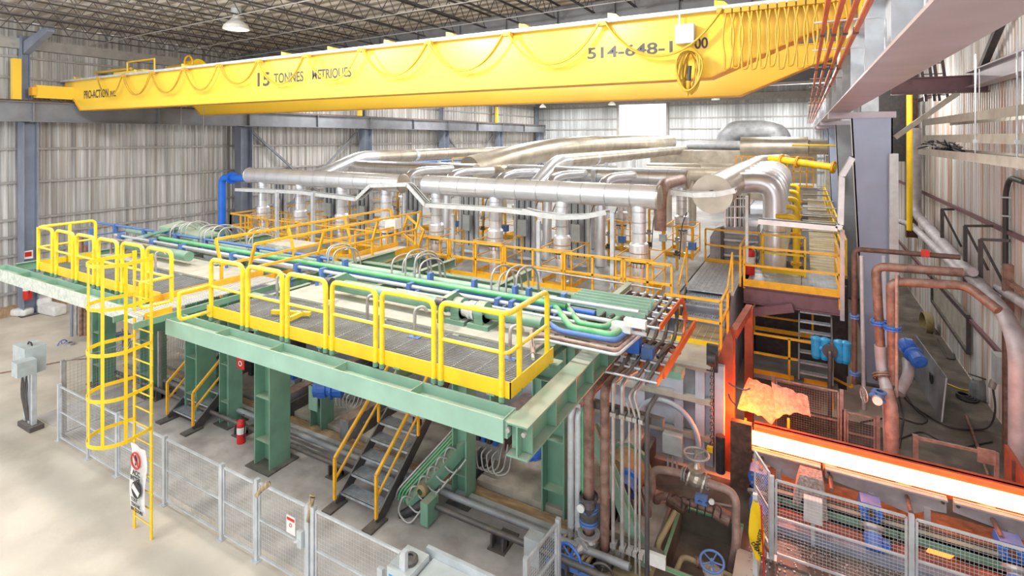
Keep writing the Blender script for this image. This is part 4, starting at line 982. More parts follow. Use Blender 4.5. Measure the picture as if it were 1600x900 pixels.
for i in range(6):
    y = 19.9+1.9*i; lb = 'silver exhaust elbow bending down beside the drum, %s' % ['nearest the camera', 'second from the front', 'third from the front', 'fourth from the front', 'second from the back', 'farthest from the camera'][i]
    if e0 is None:
        e0 = t = thing('exhaust_elbow', lb, 'duct', (-1, y, 3.1), 'row of silver exhaust elbows'); r = .36
        c = B(); c.tube([(-2.3, y, 6.0), (-.9, y, 6.12), (-.9, y, 4.8)], r, 28, bend=1.0, seg=12); c.out('bend', 'silver', t)
        c = B(); c.cyl((-.9, y, 4.8), (-.9, y, 3.1), r*.98, 28); c.mat(1); c.cyl((-.9, y, 4.45), (-.9, y, 4.47), r*1.0, 28, cap=False); c.cyl((-.9, y, 3.8), (-.9, y, 3.82), r*1.0, 28, cap=False); c.out('leg', ['silver', 'seam'], t)
        c = B(); c.mat(0)
        for a in range(11): an = -.75+a*.15; pass
        c.cyl((-.9, y, 4.78), (-.9, y, 4.86), r*1.04, 28); c.out('joint_band', 'silver_tan', t)
    else: copy_tree(e0, (-1, y, 3.1), label=lb)
# yellow manifold pipes right of the elbows
for i in range(5):
    y = 19.6+1.7*i; x = -.25
    pipe('yellow gas downpipe right of the exhaust elbows, %s' % ['nearest', 'second', 'third', 'fourth', 'farthest'][i], [(x-.6, y, 5.0+.12*i), (x-.02, y, 5.0+.12*i), (x, y, 3.1)], .09, 'yellow', .2, 12, flanges=(1.3, 1.8), fm='orange', group='yellow gas downpipes')
pipe('long yellow gas main with flanges crossing at right rear', [(-1.6, 30, 6.55), (1.25, 28.9, 6.2)], .17, 'yellow', 0, 14, flanges=(.2, .45, .97), fm='orange')
pipe('thin yellow rail pipe above the gas main', [(-.6, 32, 7.2), (1.4, 31.6, 7.2)], .06, 'yellow')

# machine housing behind the planked deck railing
t = thing('roll_housing', 'dark rounded machine housing behind the planked deck railing', 'machine', (-2.3, 21, 3.1))
c = B(); c.prism([(-3.1, 20.8, 3.1), (-3.1, 20.8, 3.9), (-2.9, 20.8, 4.25), (-2.5, 20.8, 4.4), (-1.5, 20.8, 4.4), (-1.5, 20.8, 3.1)], (0, 1.6, 0)); c.out('casing', 'insul', t)
for k in range(4): c = B(); c.cyl((-2.6, 20.72, 3.3+.28*k), (-1.45, 20.72, 3.3+.28*k), .07, 12); c.out('roll', 'galv', t)
c = B(); c.box(-2.7, -2.6, 20.6, 20.8, 3.1, 4.3); c.out('side_plate', 'dark_metal', t)
# left end of the platform machinery
t = thing('guide_machine', 'green and grey guide head with tilted plates at the left end of the pipe runs', 'machine', (-18.0, 9.8, 4.2))
c = B(); c.prism([(-18.6, 9.6, 4.6), (-16.4, 9.6, 4.45), (-16.4, 10.3, 4.45), (-18.6, 10.3, 4.7)], (0,0,.08)); c.out('top_plate', 'green_pale', t)
c = B(); c.box(-18.4, -16.6, 9.5, 10.4, 4.1, 4.45); c.out('body', 'green', t)
for k in range(4): c = B(); c.bar((-18.9+.1*k, 8.5, 4.3+.02*k), (-17.6, 9.4+.12*k, 4.7), .07); c.out('guide_bar', 'galv' if k % 2 else 'green', t)
for k in range(5):
    b = B(); b.tube([(-17.9+.0*k, 7.9+.12*k, 3.2), (-17.9, 7.9+.12*k, 4.62-.06*k), (-15.9, 7.9+.12*k, 4.62-.06*k)], .03, 8, bend=.1); b.out('red_tube', 'rust_and_lit_pink', None, 'pale red bent tube at the left end of the platform, %s from the front' % ORD[k], 'pipe', 'red tubes at the left end')
t = thing('winch_box', 'green gearbox with pale casing left of the footbridge behind the platform', 'gearbox', (-12.9, 10.2, 4.2))
c = B(); c.box(-13.6, -12.3, 9.9, 10.7, 4.15, 4.55); c.out('casing', 'panel_tan', t); c = B(); c.cyl((-13.0, 9.7, 4.3), (-13.0, 9.9, 4.3), .22, 18); c.out('cover', 'green', t)
b = B(); p = PZ(425, 492, 4.22); q = PZ(485, 495, 4.22); b.bar(p+V((0,0,.06)), q+V((0,0,.06)), .07); b.bar(lerp(p, q, .8)+V((0,0,.06)), lerp(p, q, .8)+V((.05,-.35,.06)), .07)
b.out('bent_angle', 'rail_yellow', None, 'dusty yellow bent angle piece lying on the grating', 'scrap')
t = thing('drive_motor', 'black motor with coupling at the end of the footbridge', 'motor', (-10.5, 13.5, 3.12))
c = B(); c.cyl((-10.6, 13.2, 3.5), (-10.1, 13.7, 3.5), .26, 18); c.out('motor_can', 'black', t); c = B(); c.box(-10.9, -10.0, 13.2, 13.8, 3.12, 3.25); c.out('base', 'dark_metal', t)
t = thing('twisted_rail', 'bent orange rail frame leaning at the end of the footbridge', 'railing', (-10.4, 13.9, 3.2))
pts = [PY(628, 365, 13.9), PY(637, 338, 13.9), PY(662, 360, 13.9), PY(654, 384, 13.9)]
c = B()
for k in range(4): c.bar(pts[k], pts[(k+1) % 4], .06)
c.out('frame', 'orange', t); c = B(); c.bar(pts[3], V((pts[3].x, 13.9, 3.1)), .06); c.out('post', 'orange', t)
b = B(); p = PY(614, 349, 13.4); b.cb(p, .45, .3, .32); b.out('white_box', 'white', None, 'small white box fixed at the end of the footbridge railing', 'box')
# ---------------------------------------------------------------- landing, steps, discharge side
LZ = 3.2
t = thing('access_landing', 'grated steel landing over the furnace discharge with deep red lit beam', 'landing', (-.4, 17.3, 2.7))
c = B(); c.box(-1.55, -.1, 17.35, 19.9, LZ-.04, LZ); c.out('plank_deck', 'tread', t)
c = B(); grating(c, -.08, .82, 17.35, 19.9, LZ, 'x', .05, .1, .02); c.out('grating', 'galv', t)
c = B(); c.box(-1.62, .86, 17.26, 17.28, LZ-.05, LZ+.16); c.out('toe_board', 'orange', t)
c = B(); c.ibeam((-1.62, 17.34, LZ-.3), (.86, 17.34, LZ-.3), .5, .2, .03); c.out('front_beam', 'mauve', t)
c = B(); c.bar((-1.62, 17.2, 2.35), (-.3, 17.2, 2.72), .12, .25); c.out('knee_brace', 'mauve', t)
c = B(); c.box(.82, .86, 17.3, 19.9, LZ-.4, LZ+.1); c.out('side_plate', 'orange', t)
railing('orange railing along the front of the red lit landing', [(-1.6, 17.3, LZ), (.84, 17.3, LZ), (.84, 19.6, LZ)], 1.12, sp=1.9, toe=False)
railing('yellow railing behind the landing before the exhaust elbow leg', [(-1.2, 19.0, LZ+.05), (0, 19.0, LZ+.05)], 1.2, mat='yellow', sp=1.2)
railing('orange railing at the back of the planked ramp deck', [(-3.1, 19.8, LZ), (-1.3, 19.8, LZ)], 1.15, sp=1.8)
railing('short orange railing between planked deck and landing', [(-1.72, 19.7, LZ), (-1.72, 17.4, LZ)], 1.1, sp=2.3, toe=False)
b = B(); b.box(-3.1, -1.75, 16.0, 19.8, LZ-.05, LZ); b.mat(1)
for i in range(11): b.box(-3.1+.13*i, -3.095+.13*i, 16.0, 19.8, LZ, LZ+.004)
b.out('planked_deck', ['tread', 'plate_grey'], None, 'grey planked steel deck at the head of the short steps', 'deck')
t = thing('short_steps', 'short grey steel steps from planked deck down to the small ochre platform', 'stairs', (-2.45, 15.2, 2.44))
for i, z in enumerate((2.68, 2.9, 3.08)):
    c = B(); y = 15.25+.27*i; grating(c, -3.0, -1.9, y, y+.26, z, 'y', .06, .13, .03); c.box(-3.0, -1.9, y-.02, y, z-.05, z); c.out('tread', 'tread', t)
for x in (-3.05, -1.85): c = B(); c.bar((x, 15.1, 2.55), (x, 16.05, 3.15), .04, .2); c.out('stringer', 'dark_metal', t)
for x in (-3.08, -1.82): c = B(); c.bar((x, 15.1, 3.5), (x, 16.3, 4.3), .045); c.bar((x, 15.15, 2.45), (x, 15.15, 3.55), .045); c.bar((x, 16.3, 3.2), (x, 16.3, 4.3), .045); c.out('handrail', 'orange', t)
t = thing('small_platform', 'small ochre grated platform beside the cable chain', 'platform', (-2.4, 14.4, 2.4))
c = B(); c.box(-3.05, -1.85, 13.85, 15.2, 2.42, 2.48); c.mat(1)
for i in range(7): c.box(-3.0+.18*i, -2.992+.18*i, 13.86, 15.2, 2.48, 2.486)
c.out('deck', ['ochre', 'tray_white'], t); c = B(); c.box(-3.0, -1.85, 13.78, 13.8, 2.36, 2.56); c.out('toe_board', 'yellow', t)
railing('orange railing round the small ochre platform', [(-3.15, 13.8, 2.48), (-1.8, 13.8, 2.48), (-1.8, 15.1, 2.48)], 1.1, sp=1.3, toe=False)
# grated walkway along the furnace side
t = thing('side_walkway', 'long ochre grated walkway beside the yellow downpipes', 'walkway', (.5, 20, 3.1))
c = B(); c.box(.15, 1.2, 19.95, 44, LZ-.08, LZ-.02); c.mat(1)
for i in range(48): c.box(.15, 1.2, 20+i*.5, 20.02+i*.5, LZ-.02, LZ-.012)
for i in range(8): c.box(.2+i*.14, .205+i*.14, 19.95, 44, LZ-.02, LZ-.014)
c.out('grating', ['ochre', 'plate_grey'], t)
railing('yellow railing along the furnace side walkway', [(1.15, 20, LZ), (1.15, 44, LZ)], 1.1, mat='yellow', sp=2.4)
for i in range(6):
    b = B(); y = 24+i*3
    for z in (3.9, 4.2, 4.5): b.tube([(-.1, y, z), (1.2, y, z)], .03, 6)
    b.out('cross_pipes', 'conduit', None, 'thin cross pipes over the side walkway, bundle %s from the front' % ['first', 'second', 'third', 'fourth', 'fifth', 'sixth'][i], 'pipe', 'cross pipes over the side walkway')
# dark open bay under the landing
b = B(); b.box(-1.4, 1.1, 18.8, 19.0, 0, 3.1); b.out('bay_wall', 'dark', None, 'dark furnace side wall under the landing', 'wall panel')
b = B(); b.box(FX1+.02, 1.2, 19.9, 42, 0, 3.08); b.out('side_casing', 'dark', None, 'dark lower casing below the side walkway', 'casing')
t = stairs('steep grey stair behind the landing beam at right', (-.15, 16.6, 0.9), 0, .14, .24, 8, .8, rails=None)
for z, x0, x1, y in ((1.9, -1.45, .3, 17.0),):
    railing('orange lit railing on the lower gangway under the landing', [(-1.4, 16.9, .75), (.62, 16.9, .75)], 1.15, sp=1.0)
    railing('second orange railing on the lower gangway, behind', [(-1.4, 18.3, 1.55), (.2, 18.3, 1.55)], .9, sp=1.6)
b = B(); b.box(-1.45, .65, 16.9, 18.6, .62, .75); b.out('lower_gangway', 'plate_grey', None, 'dark planked gangway under the landing', 'gangway')
p = PZ(1300, 640, 0)
t = thing('swing_gate', 'orange folding gate standing beside the bright blue filter', 'gate', (p.x, p.y, 0))
c = B(); c.bar(p, p+V((0,0,1.9)), .08); c.out('post', 'orange', t)
c = B(); q = p+V((.45, -.3, 0)); c.bar(p+V((0,0,1.75)), q+V((0,0,1.55)), .05); c.bar(q+V((0,0,1.55)), q+V((0,0,.85)), .05); c.bar(q+V((0,0,.85)), p+V((0,0,.9)), .05); c.out('frame', 'orange', t)
# bright blue duplex filter
p = PY(1296, 545, 16.2)
t = thing('duplex_filter', 'bright blue twin pot filter housing by the orange gate', 'filter', p)
for s in (-.3, -.1, .22, .36): c = B(); c.lathe(p+V((s, 0, -.32)), [(.001, 0), (.09, .02), (.12, .1), (.12, .5), (.14, .51), (.14, .56), (.05, .6), (.001, .6)], 16); c.out('pot', 'sky_blue', t)
c = B(); c.cyl(p+V((-.3,0,0)), p+V((.36,0,0)), .1, 14); c.out('body', 'sky_blue', t); c = B(); c.cyl(p+V((.0,-.1,0)), p+V((.0,-.2,0)), .17, 16); c.out('flange', 'dark_metal', t)
c = B(); c.tube([p+V((0,-.2,0)), p+V((0,-.3,0)), p+V((0,-.3,-2))], .05, 8, bend=.05); c.out('stand_pipe', 'dark_metal', t)
# discharge frame and doors
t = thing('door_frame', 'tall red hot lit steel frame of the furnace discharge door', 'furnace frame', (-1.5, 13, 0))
c = B(); c.prism([(-1.78, 12.9, 0), (-1.42, 12.9, 0), (-1.42, 12.9, 3.0), (-1.5, 12.9, 3.25), (-1.78, 12.9, 2.45)], (0,.4,0)); c.out('front_post', 'red_and_lit_steel', t)
c = B(); c.box(-1.4, -1.2, 15.2, 15.5, 0, 3.1); c.out('rear_post', 'red_and_lit_steel', t)
c = B(); c.bar((-1.45, 13.2, 3.05), (-1.3, 15.4, 3.05), .15, .2); c.out('head_beam', 'red_and_lit_steel', t)
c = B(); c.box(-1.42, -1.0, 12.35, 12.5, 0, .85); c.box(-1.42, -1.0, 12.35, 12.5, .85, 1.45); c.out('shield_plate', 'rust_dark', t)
p = PY(1112, 600, 12.6)
t = thing('door_chain', 'dark hanging hoist chain with sprocket in front of the grey panels', 'chain', (p.x, 12.6, .6))
for i in range(26):
    z = 2.5-.075*i; c = B(); c.torus((p.x, 12.6, z), (1,0,0) if i % 2 else (0,1,0), .035, .011, 8, 5); c.out('link', 'dark_metal', t)
c = B(); c.cyl((p.x-.08, 12.6, 2.6), (p.x+.08, 12.6, 2.6), .13, 16); c.box(p.x-.12, p.x+.12, 12.65, 12.75, 2.3, 2.9); c.out('sprocket', 'dark', t)
# hanging chain by foil shield
pts = [PY(u, v, 12.3) for u, v in ((1138, 598), (1150, 606), (1165, 610), (1172, 607))]
b = B(); b.tube(pts, .018, 5, bend=.1); b.out('slack_chain', 'dark_metal', None, 'short slack chain holding the glowing shield at the left', 'chain')
pts = [PY(u, v, 12.3) for u, v in ((1138, 615), (1141, 625), (1150, 633))]
b = B(); b.tube(pts, .02, 5, bend=.1); b.out('slack_chain', 'dark_metal', None, 'short chain hanging lower left of the glowing shield', 'chain')
# crumpled heat shields over the billet
def crumple(lb, cs, nx=10, ny=7, amp=.03):
    b = B(); cs = [V(p) for p in cs]; vs = []
    for i in range(ny+1):
        for j in range(nx+1):
            s, r = j/nx, i/ny; p = cs[0]*(1-s)*(1-r)+cs[1]*s*(1-r)+cs[2]*s*r+cs[3]*(1-s)*r
            vs.append(p+V((0, 0, random.uniform(-amp, amp)+.08*math.sin(s*3+r*2))))
    n = len(vs); W_ = nx+1
    fs = [(i*W_+j, i*W_+j+1, (i+1)*W_+j+1, (i+1)*W_+j) for i in range(ny) for j in range(nx)]
    b.add(vs+[p-V((0,0,.015)) for p in vs], fs+[tuple(q+n for q in f)[::-1] for f in fs], True)
    return b.out('heat_shield', 'foil', None, lb, 'heat shield')
crumple('crumpled foil heat shield lit orange, left one over the glowing billet', [PY(1152, 637, 13.25), PY(1206, 662, 13.25), PY(1236, 612, 13.55), PY(1170, 594, 13.55)])
crumple('crumpled foil heat shield lit orange, right one over the glowing billet', [PY(1213, 652, 13.3), PY(1267, 650, 13.3), PY(1262, 612, 13.6), PY(1205, 601, 13.6)])
for u in (1165, 1232):
    p = PY(u, 655, 13.35); b = B(); b.bar((p.x, 13.35, 0), (p.x, 13.35, p.z+.02), .05); b.out('shield_post', 'orange', None, 'orange lit post under the crumpled heat shields, %s' % ('left' if u < 1200 else 'right'), 'post')
# ---------------------------------------------------------------- the billet and its roller table
b = B(); b.box(-1.3, 4.45, 12.68, 12.94, .88, 1.06)
hb = b.out('hot_billet', 'hot_top', None, 'white hot glowing steel billet on the roller table', 'steel billet')
for i, (x0, x1) in enumerate(((-1.0, .28), (.36, 2.3), (2.4, 4.4))):
    t = thing('side_guard', 'grey cast side guard in front of the glowing billet, %s' % ['at the furnace', 'middle one', 'at the right wall'][i], 'side guard', (x0, 12.5, .3), 'roller table side guards')
    L = x1-x0; c = B(); c.prism([(x0, 12.5, .92), (x1, 12.5, .92), (x1, 12.5, .62), (x1-.12*L, 12.5, .6), (x0+.72*L, 12.5, .42), (x0+.5*L, 12.5, .5), (x0+.3*L, 12.5, .6), (x0, 12.5, .68)], (0,.05,0)); c.out('plate', 'insul', t)
    c = B(); c.bar((x0, 12.44, .9), (x1, 12.44, .9), .1, .03); c.out('top_flange', 'insul', t)
    for f in (.4, .85): c = B(); c.box(x0+f*L-.05, x0+f*L+.05, 12.46, 12.58, .3, .62); c.out('leg', 'insul', t)
    for f in (.03, .97): c = B(); c.cyl((x0+f*L, 12.49, .82), (x0+f*L, 12.46, .82), .03, 10); c.out('bolt', 'dark_metal', t)
b = B(); b.box(-1.0, 4.4, 13.06, 13.12, .6, 1.16); b.box(-1.0, 4.4, 13.0, 13.2, 1.12, 1.16); b.out('rear_guard', 'red_and_lit_steel', None, 'long red lit guard plate behind the glowing billet', 'guard plate')
for i in range(5):
    x = -.8+1.25*i; b = B(); b.cyl((x, 12.6, .74), (x, 13.04, .74), .13, 18); b.cyl((x, 12.0, .74), (x, 12.6, .74), .04, 8)
    b.out('table_roller', 'rust', None, 'steel roller under the glowing billet, number %s counted from the furnace' % ['one', 'two', 'three', 'four', 'five'][i], 'roller', 'rollers under the billet')
b = B(); b.box(-1.0, 4.4, 11.95, 12.1, .36, .42); b.box(-1.0, 4.4, 11.95, 11.97, .22, .42); b.out('base_channel', 'green', None, 'green channel beam running below the roller table guards', 'beam')
b = B(); b.box(-1.0, 4.4, 12.15, 12.35, .2, .26); b.out('support_ledge', 'red_and_lit_steel', None, 'orange lit ledge below the side guards', 'ledge')
b = B(); b.box(-1.0, 4.4, 12.4, 13.0, .04, .3); b.out('plinth', 'rust_dark', None, 'dark rusty base of the roller table', 'base')
b = B(); b.tube([(-1.0, 11.7, .18), (4.4, 11.7, .18)], .09, 12); b.out('water_pipe', 'red_and_lit_steel', None, 'dark red water pipe low behind the right mesh fence', 'pipe')
b = B(); b.box(-.6, 4.4, 11.35, 11.55, .0, .16); b.out('floor_beam', 'column_blue', None, 'dark blue floor beam behind the right mesh fence', 'beam')
for i, x in enumerate((-.85, 1.07, 3.05)):
    t = thing('roller_drive', 'blue grey gearbox with blue motor driving a roller, %s' % ['left one beside the dark red shield', 'middle one behind the fence gap', 'right one near the wall'][i], 'motor', (x, 12.1, .0), 'roller drives')
    c = B(); c.prism([(x-.15, 11.9, .74), (x+.17, 11.9, .74), (x+.2, 11.9, .58), (x+.14, 11.9, .42), (x-.12, 11.9, .42), (x-.18, 11.9, .62)], (0,.32,0)); c.out('gearbox', 'blue', t)
    c = B(); c.cyl((x+.01, 11.9, .6), (x+.01, 11.84, .6), .06, 14); c.out('hub_cap', 'rust_dark', t)
    for dx, dz in ((-.1, .68), (.1, .68), (-.1, .52), (.1, .52)): c = B(); c.cyl((x+dx, 11.9, dz), (x+dx, 11.87, dz), .02, 8); c.out('bolt', 'conduit', t)
    c = B(); c.lathe((x+.02, 11.78, .46), [(.13, 0), (.2, .02), (.2, .07), (.15, .1), (.13, .12), (.13, .16)], 18, V((0,-.6,-.8))); c.out('adapter', 'conduit', t)
    c = B(); c.lathe((x+.02, 11.68, .33), [(.14, 0), (.15, .02), (.15, .24), (.12, .26), (.001, .27)], 20, V((0,-.75,-.66))); 
    c.out('motor_can', 'blue', t); c = B(); c.box(x+.15, x+.27, 11.5, 11.62, .2, .34); c.out('terminal_box', 'blue', t)
    c = B(); c.tube([(x+.25, 11.55, .3), (x+.3, 11.5, .45), (x+.4, 11.7, .3), (x+.45, 12.0, .3)], .018, 6, bend=.1); c.out('power_cable', 'cable_dark', t)
# scale crusted hood and its grey box
p = PY(1266, 750, 11.9)
t = thing('crusted_hood', 'scale crusted hood over a grey sensor box in front of the billet', 'sensor hood', (p.x, 11.9, .3))
c = B(); pr = [(-.18, .0), (.2, .0), (.24, -.25), (.3, -.72), (.2, -.78), (.16, -.45), (-.12, -.42), (-.2, -.62), (-.3, -.6), (-.24, -.25)]
c.prism([(p.x+x, 11.75, 1.02+z) for x, z in pr], (0,.35,0)); o = c.out('crust', 'scale', t)
c = B(); c.cyl((p.x, 11.85, .35), (p.x, 11.85, .62), .1, 12); c.out('neck', 'conduit', t)
p2 = PY(1270, 797, 11.3); t = thing('sensor_box', 'small grey box on the fence below the crusted hood', 'electrical box', (p2.x, 11.3, 0))
c = B(); c.box(p2.x-.15, p2.x+.15, 11.25, 11.4, p2.z-.22, p2.z+.2); c.out('enclosure', 'tray_white', t); c = B(); c.bar((p2.x, 11.35, 0), (p2.x, 11.35, p2.z-.2), .06); c.out('stand', 'galv', t)
b = B(); p = PZ(1467, 862, .05); b.prism([p+V((-.2,-.12,0)), p+V((.1,-.18,.0)), p+V((.25,.05,0)), p+V((-.05,.15,.02))], (0,0,.03)); b.out('hot_scrap', 'ember', None, 'glowing orange scrap piece on the ground behind the right fence', 'scrap')
for i in range(90):
    pass
# loose scale and rubble strewn near the fence: uncountable
b = B()
for i in range(1300):
    x = random.uniform(-.9, 4.3); y = random.uniform(9.0, 11.8); s = random.uniform(.006, .022)
    b.cb((x, y, .008+s*.4), s*1.6, s*1.3, s, Matrix.Rotation(random.random()*3, 3, 'Z'))
b.out('mill_scale', 'conduit', None, 'pale mill scale flakes scattered over the dark ground at right', 'scale flakes', kind='stuff')
# ---------------------------------------------------------------- fences
def mesh_panel(t, p, q, z0, z1, m='galv', px=.055, pz=.055, wr=.002, mid=True, fr=.035):
    p = V(p); q = V(q); d = (q-p); L = d.length; d.normalize(); up = V((0,0,1))
    P0 = V((p.x, p.y, 0)); c = B()
    for a_, b_ in ((P0+up*z0, P0+d*L+up*z0), (P0+up*z1, P0+d*L+up*z1), (P0+up*z0, P0+up*z1), (P0+d*L+up*z0, P0+d*L+up*z1)): c.bar(a_, b_, fr, fr)
    if mid: c.bar(P0+up*(z0+z1)*.5, P0+d*L+up*(z0+z1)*.5, .028, .028)
    c.out('frame', m, t); c = B(); n = int(L/px)
    for i in range(1, n): c.bar(P0+d*(L*i/n)+up*z0, P0+d*(L*i/n)+up*z1, wr*2, wr*2, cap=False)
    n = int((z1-z0)/pz)
    for i in range(1, n): c.bar(P0+up*(z0+(z1-z0)*i/n), P0+d*L+up*(z0+(z1-z0)*i/n), wr*2, wr*2, cap=False)
    c.out('wire_mesh', m, t)
def fence(lb, p, q, h=1.4, m='galv', pstart=True, pend=False, group='mesh fence panels', **k):
    t = thing('mesh_fence', lb, 'fence', (p[0], p[1], 0), group); d = (V(q)-V(p)).normalized()
    for f, s in ((pstart, p), (pend, q)):
        if f:
            c = B(); c.bar((s[0], s[1], 0), (s[0], s[1], h+.06), .075); c.out('post', m, t)
            c = B(); c.box(s[0]-.08, s[0]+.08, s[1]-.08, s[1]+.08, 0, .012); c.out('foot', m, t)
    mesh_panel(t, V(p)+d*.07, V(q)-d*.07, .1, h, m, **k); return t
YF = 10.65
f0, f1, f2 = PY(1206, 800, YF).x, PY(1424, 800, YF).x, 4.4
fence('grey mesh fence panel in front of the crusted hood', (f0, YF, 0), (f1, YF, 0), 1.42)
fence('grey mesh fence panel at the bottom right corner', (f1, YF, 0), (f2, YF, 0), 1.42)
pp = PY(1176, 745, 11.3); fence('short grey mesh panel left of the yellow danger tape', (pp.x, 11.5, 0), (f0-.02, 10.75, 0), 1.42, pstart=False)
# fence behind the billet, red glow put into its colour
fa, fb2 = PY(1258, 640, 15.1).x, PY(1318, 640, 15.1).x
fence('red lit mesh fence panel beside the crumpled shields', (-.7, 14.9, 0), (fb2-.05, 14.9, 0), 1.5, m='rust_and_lit_pink', pstart=True, pend=True, group='red lit mesh fences')
fence('red lit short mesh fence panel before the thick rusty pipe', (fb2, 14.9, 0), (PY(1372, 680, 14.9).x, 14.9, 0), 1.05, m='rust_and_lit_pink', pend=True, group='red lit mesh fences')
t = thing('barrier_frame', 'red lit angle iron barrier at the right behind the billet', 'barrier', (2.2, 14.6, 0))  # red glow is put into the barrier's colour
for u in (1430, 1557): p = PY(u, 700, 14.6); c = B(); c.bar((p.x, 14.6, 0), (p.x, 14.6, 1.0), .1 if u < 1500 else .07); c.out('post', 'rust_and_lit_pink', t)
a_, b_ = PY(1428, 684, 14.6), PY(1560, 706, 14.6); c = B(); c.bar((a_.x, 14.6, .95), (b_.x, 14.6, .95), .05, .06); c.out('rail', 'rust_and_lit_pink', t)
c = B(); c.box(b_.x-.35, b_.x-.05, 14.54, 14.57, .75, 1.05); c.out('bracket_plate', 'rust_and_lit_pink', t)
# danger tape
p = PY(1180, 800, 10.1)
t = thing('warning_tape', 'yellow danger tape twisted round the post by the dark pit', 'warning tape', (p.x, 10.1, .3))
vs = []; Z = [1.32, 1.15, .95, .75, .55, .42, .3]; W1 = [-.03, -.07, -.09, -.1, -.08, -.02, .02]; W2 = [.06, .1, .13, .16, .13, .1, .06]
for z, a_, b_ in zip(Z, W1, W2):
    for k in range(4): vs.append((p.x+a_+(b_-a_)*k/3, 10.02-.03*math.sin(k*1.3+z*9), z))
c = B(); c.add(vs, [(i*4+j, i*4+j+1, i*4+j+5, i*4+j+4) for i in range(6) for j in range(3)], True); c.out('tape_film', 'yellow', t)
text('lettering', 'DANGER', .1, (p.x+.06, 9.97, .5), (math.radians(90), math.radians(-78), 0), 'black', t); text('lettering', 'DANGER', .09, (p.x-.06, 9.96, .62), (math.radians(90), math.radians(50), 0), 'black', t)
b = B(); b.bar((p.x, 10.1, 0), (p.x, 10.1, 1.4), .075); b.out('tape_post', 'galv', None, 'grey fence post wrapped in yellow danger tape', 'post')
b = B(); b.tube([(p.x+.1, 10.0, 1.3), (p.x+.12, 9.95, .9), (p.x+.16, 9.9, 0.02)], .015, 6, bend=.2); b.out('red_strap', 'red', None, 'red strap hanging down beside the danger tape', 'strap')
# left front fence along the floor
FYL = 6.1
us = [93, 139, 184, 258, 347]; ux = [PY(u, 700, FYL).x for u in us]
lb = ['far left, behind the grey switch box', 'second from the left', 'behind the ladder cage', 'right of the ladder foot', 'left of the gate']
for i in range(5):
    x1 = ux[i+1] if i < 4 else PY(401, 800, FYL).x
    fence('grey mesh fence panel in the front row, %s' % lb[i], (ux[i], FYL, 0), (x1, FYL, 0), 1.36, px=.06, pz=.07, wr=.0013)
t = fence('grey mesh gate with white notice hung on it', (PY(402, 800, FYL).x, FYL, 0), (PY(482, 800, FYL).x, FYL, 0), 1.4, px=.06, pz=.07, wr=.0013, pend=True)
fence('grey mesh fence panel right of the gate, at the bottom edge', (PY(490, 800, FYL).x, FYL, 0), (PY(632, 800, FYL).x, FYL, 0), 1.4, px=.06, pz=.07, wr=.0013, pend=True)
p = PY(455, 820, FYL-.04); t = thing('safety_notice', 'small white notice with red strip on the mesh gate', 'sign', (p.x, FYL-.04, p.z-.15))
c = B(); c.box(p.x-.11, p.x+.11, FYL-.05, FYL-.045, p.z-.15, p.z+.15); c.out('plate', 'white', t)
c = B(); c.box(p.x-.095, p.x+.095, FYL-.053, FYL-.05, p.z+.07, p.z+.12); c.out('red_strip', 'red', t)
c = B(); c.torus((p.x, FYL-.055, p.z), (0,1,0), .03, .005, 12, 4); c.out('symbol', 'red', t)
t = thing('gate_latch', 'grey metal latch case on the gate edge', 'latch', (PY(478, 850, FYL).x, FYL-.05, .7)); x = PY(474, 850, FYL).x
c = B(); c.box(x-.06, x+.05, FYL-.09, FYL-.03, .72, 1.0); c.out('case', 'box_grey', t); c = B(); c.bar((x-.1, FYL-.1, .8), (x+.02, FYL-.1, .86), .03); c.out('handle', 'galv', t)
for i, (u, v, a_) in enumerate(((402, 768, 1.0), (483, 806, .25))):
    p = PY(u, v, FYL); b = B(); d = V((math.sin(a_)*.9, 0, math.cos(a_))); d.normalize()
    b.tube([p-V((0,0,.06)), p+d*.12, p+d*.27, p+d*.38], .05, 7); b.v[-1]; 
    for k, vv in enumerate(b.v): b.v[k] = vv + V((random.uniform(-.012,.012), random.uniform(-.012,.012), random.uniform(-.02,.02)))
    b.out('splintered_wood', 'wood_raw', None, 'weathered splinter of wood stuck on the fence post, %s of the gate' % ('left' if i == 0 else 'right'), 'wood piece')
for i in range(3):
    x0 = PY(93, 700, FYL).x; y0 = 6.2+2.3*i
    fence('thin mesh fence panel running back from the switch box, %s' % ['nearest', 'middle', 'farthest'][i], (x0-.1, y0, 0), (x0-.1, y0+2.2, 0), 1.9, m='conduit', px=.08, pz=.08, fr=.02, mid=False)
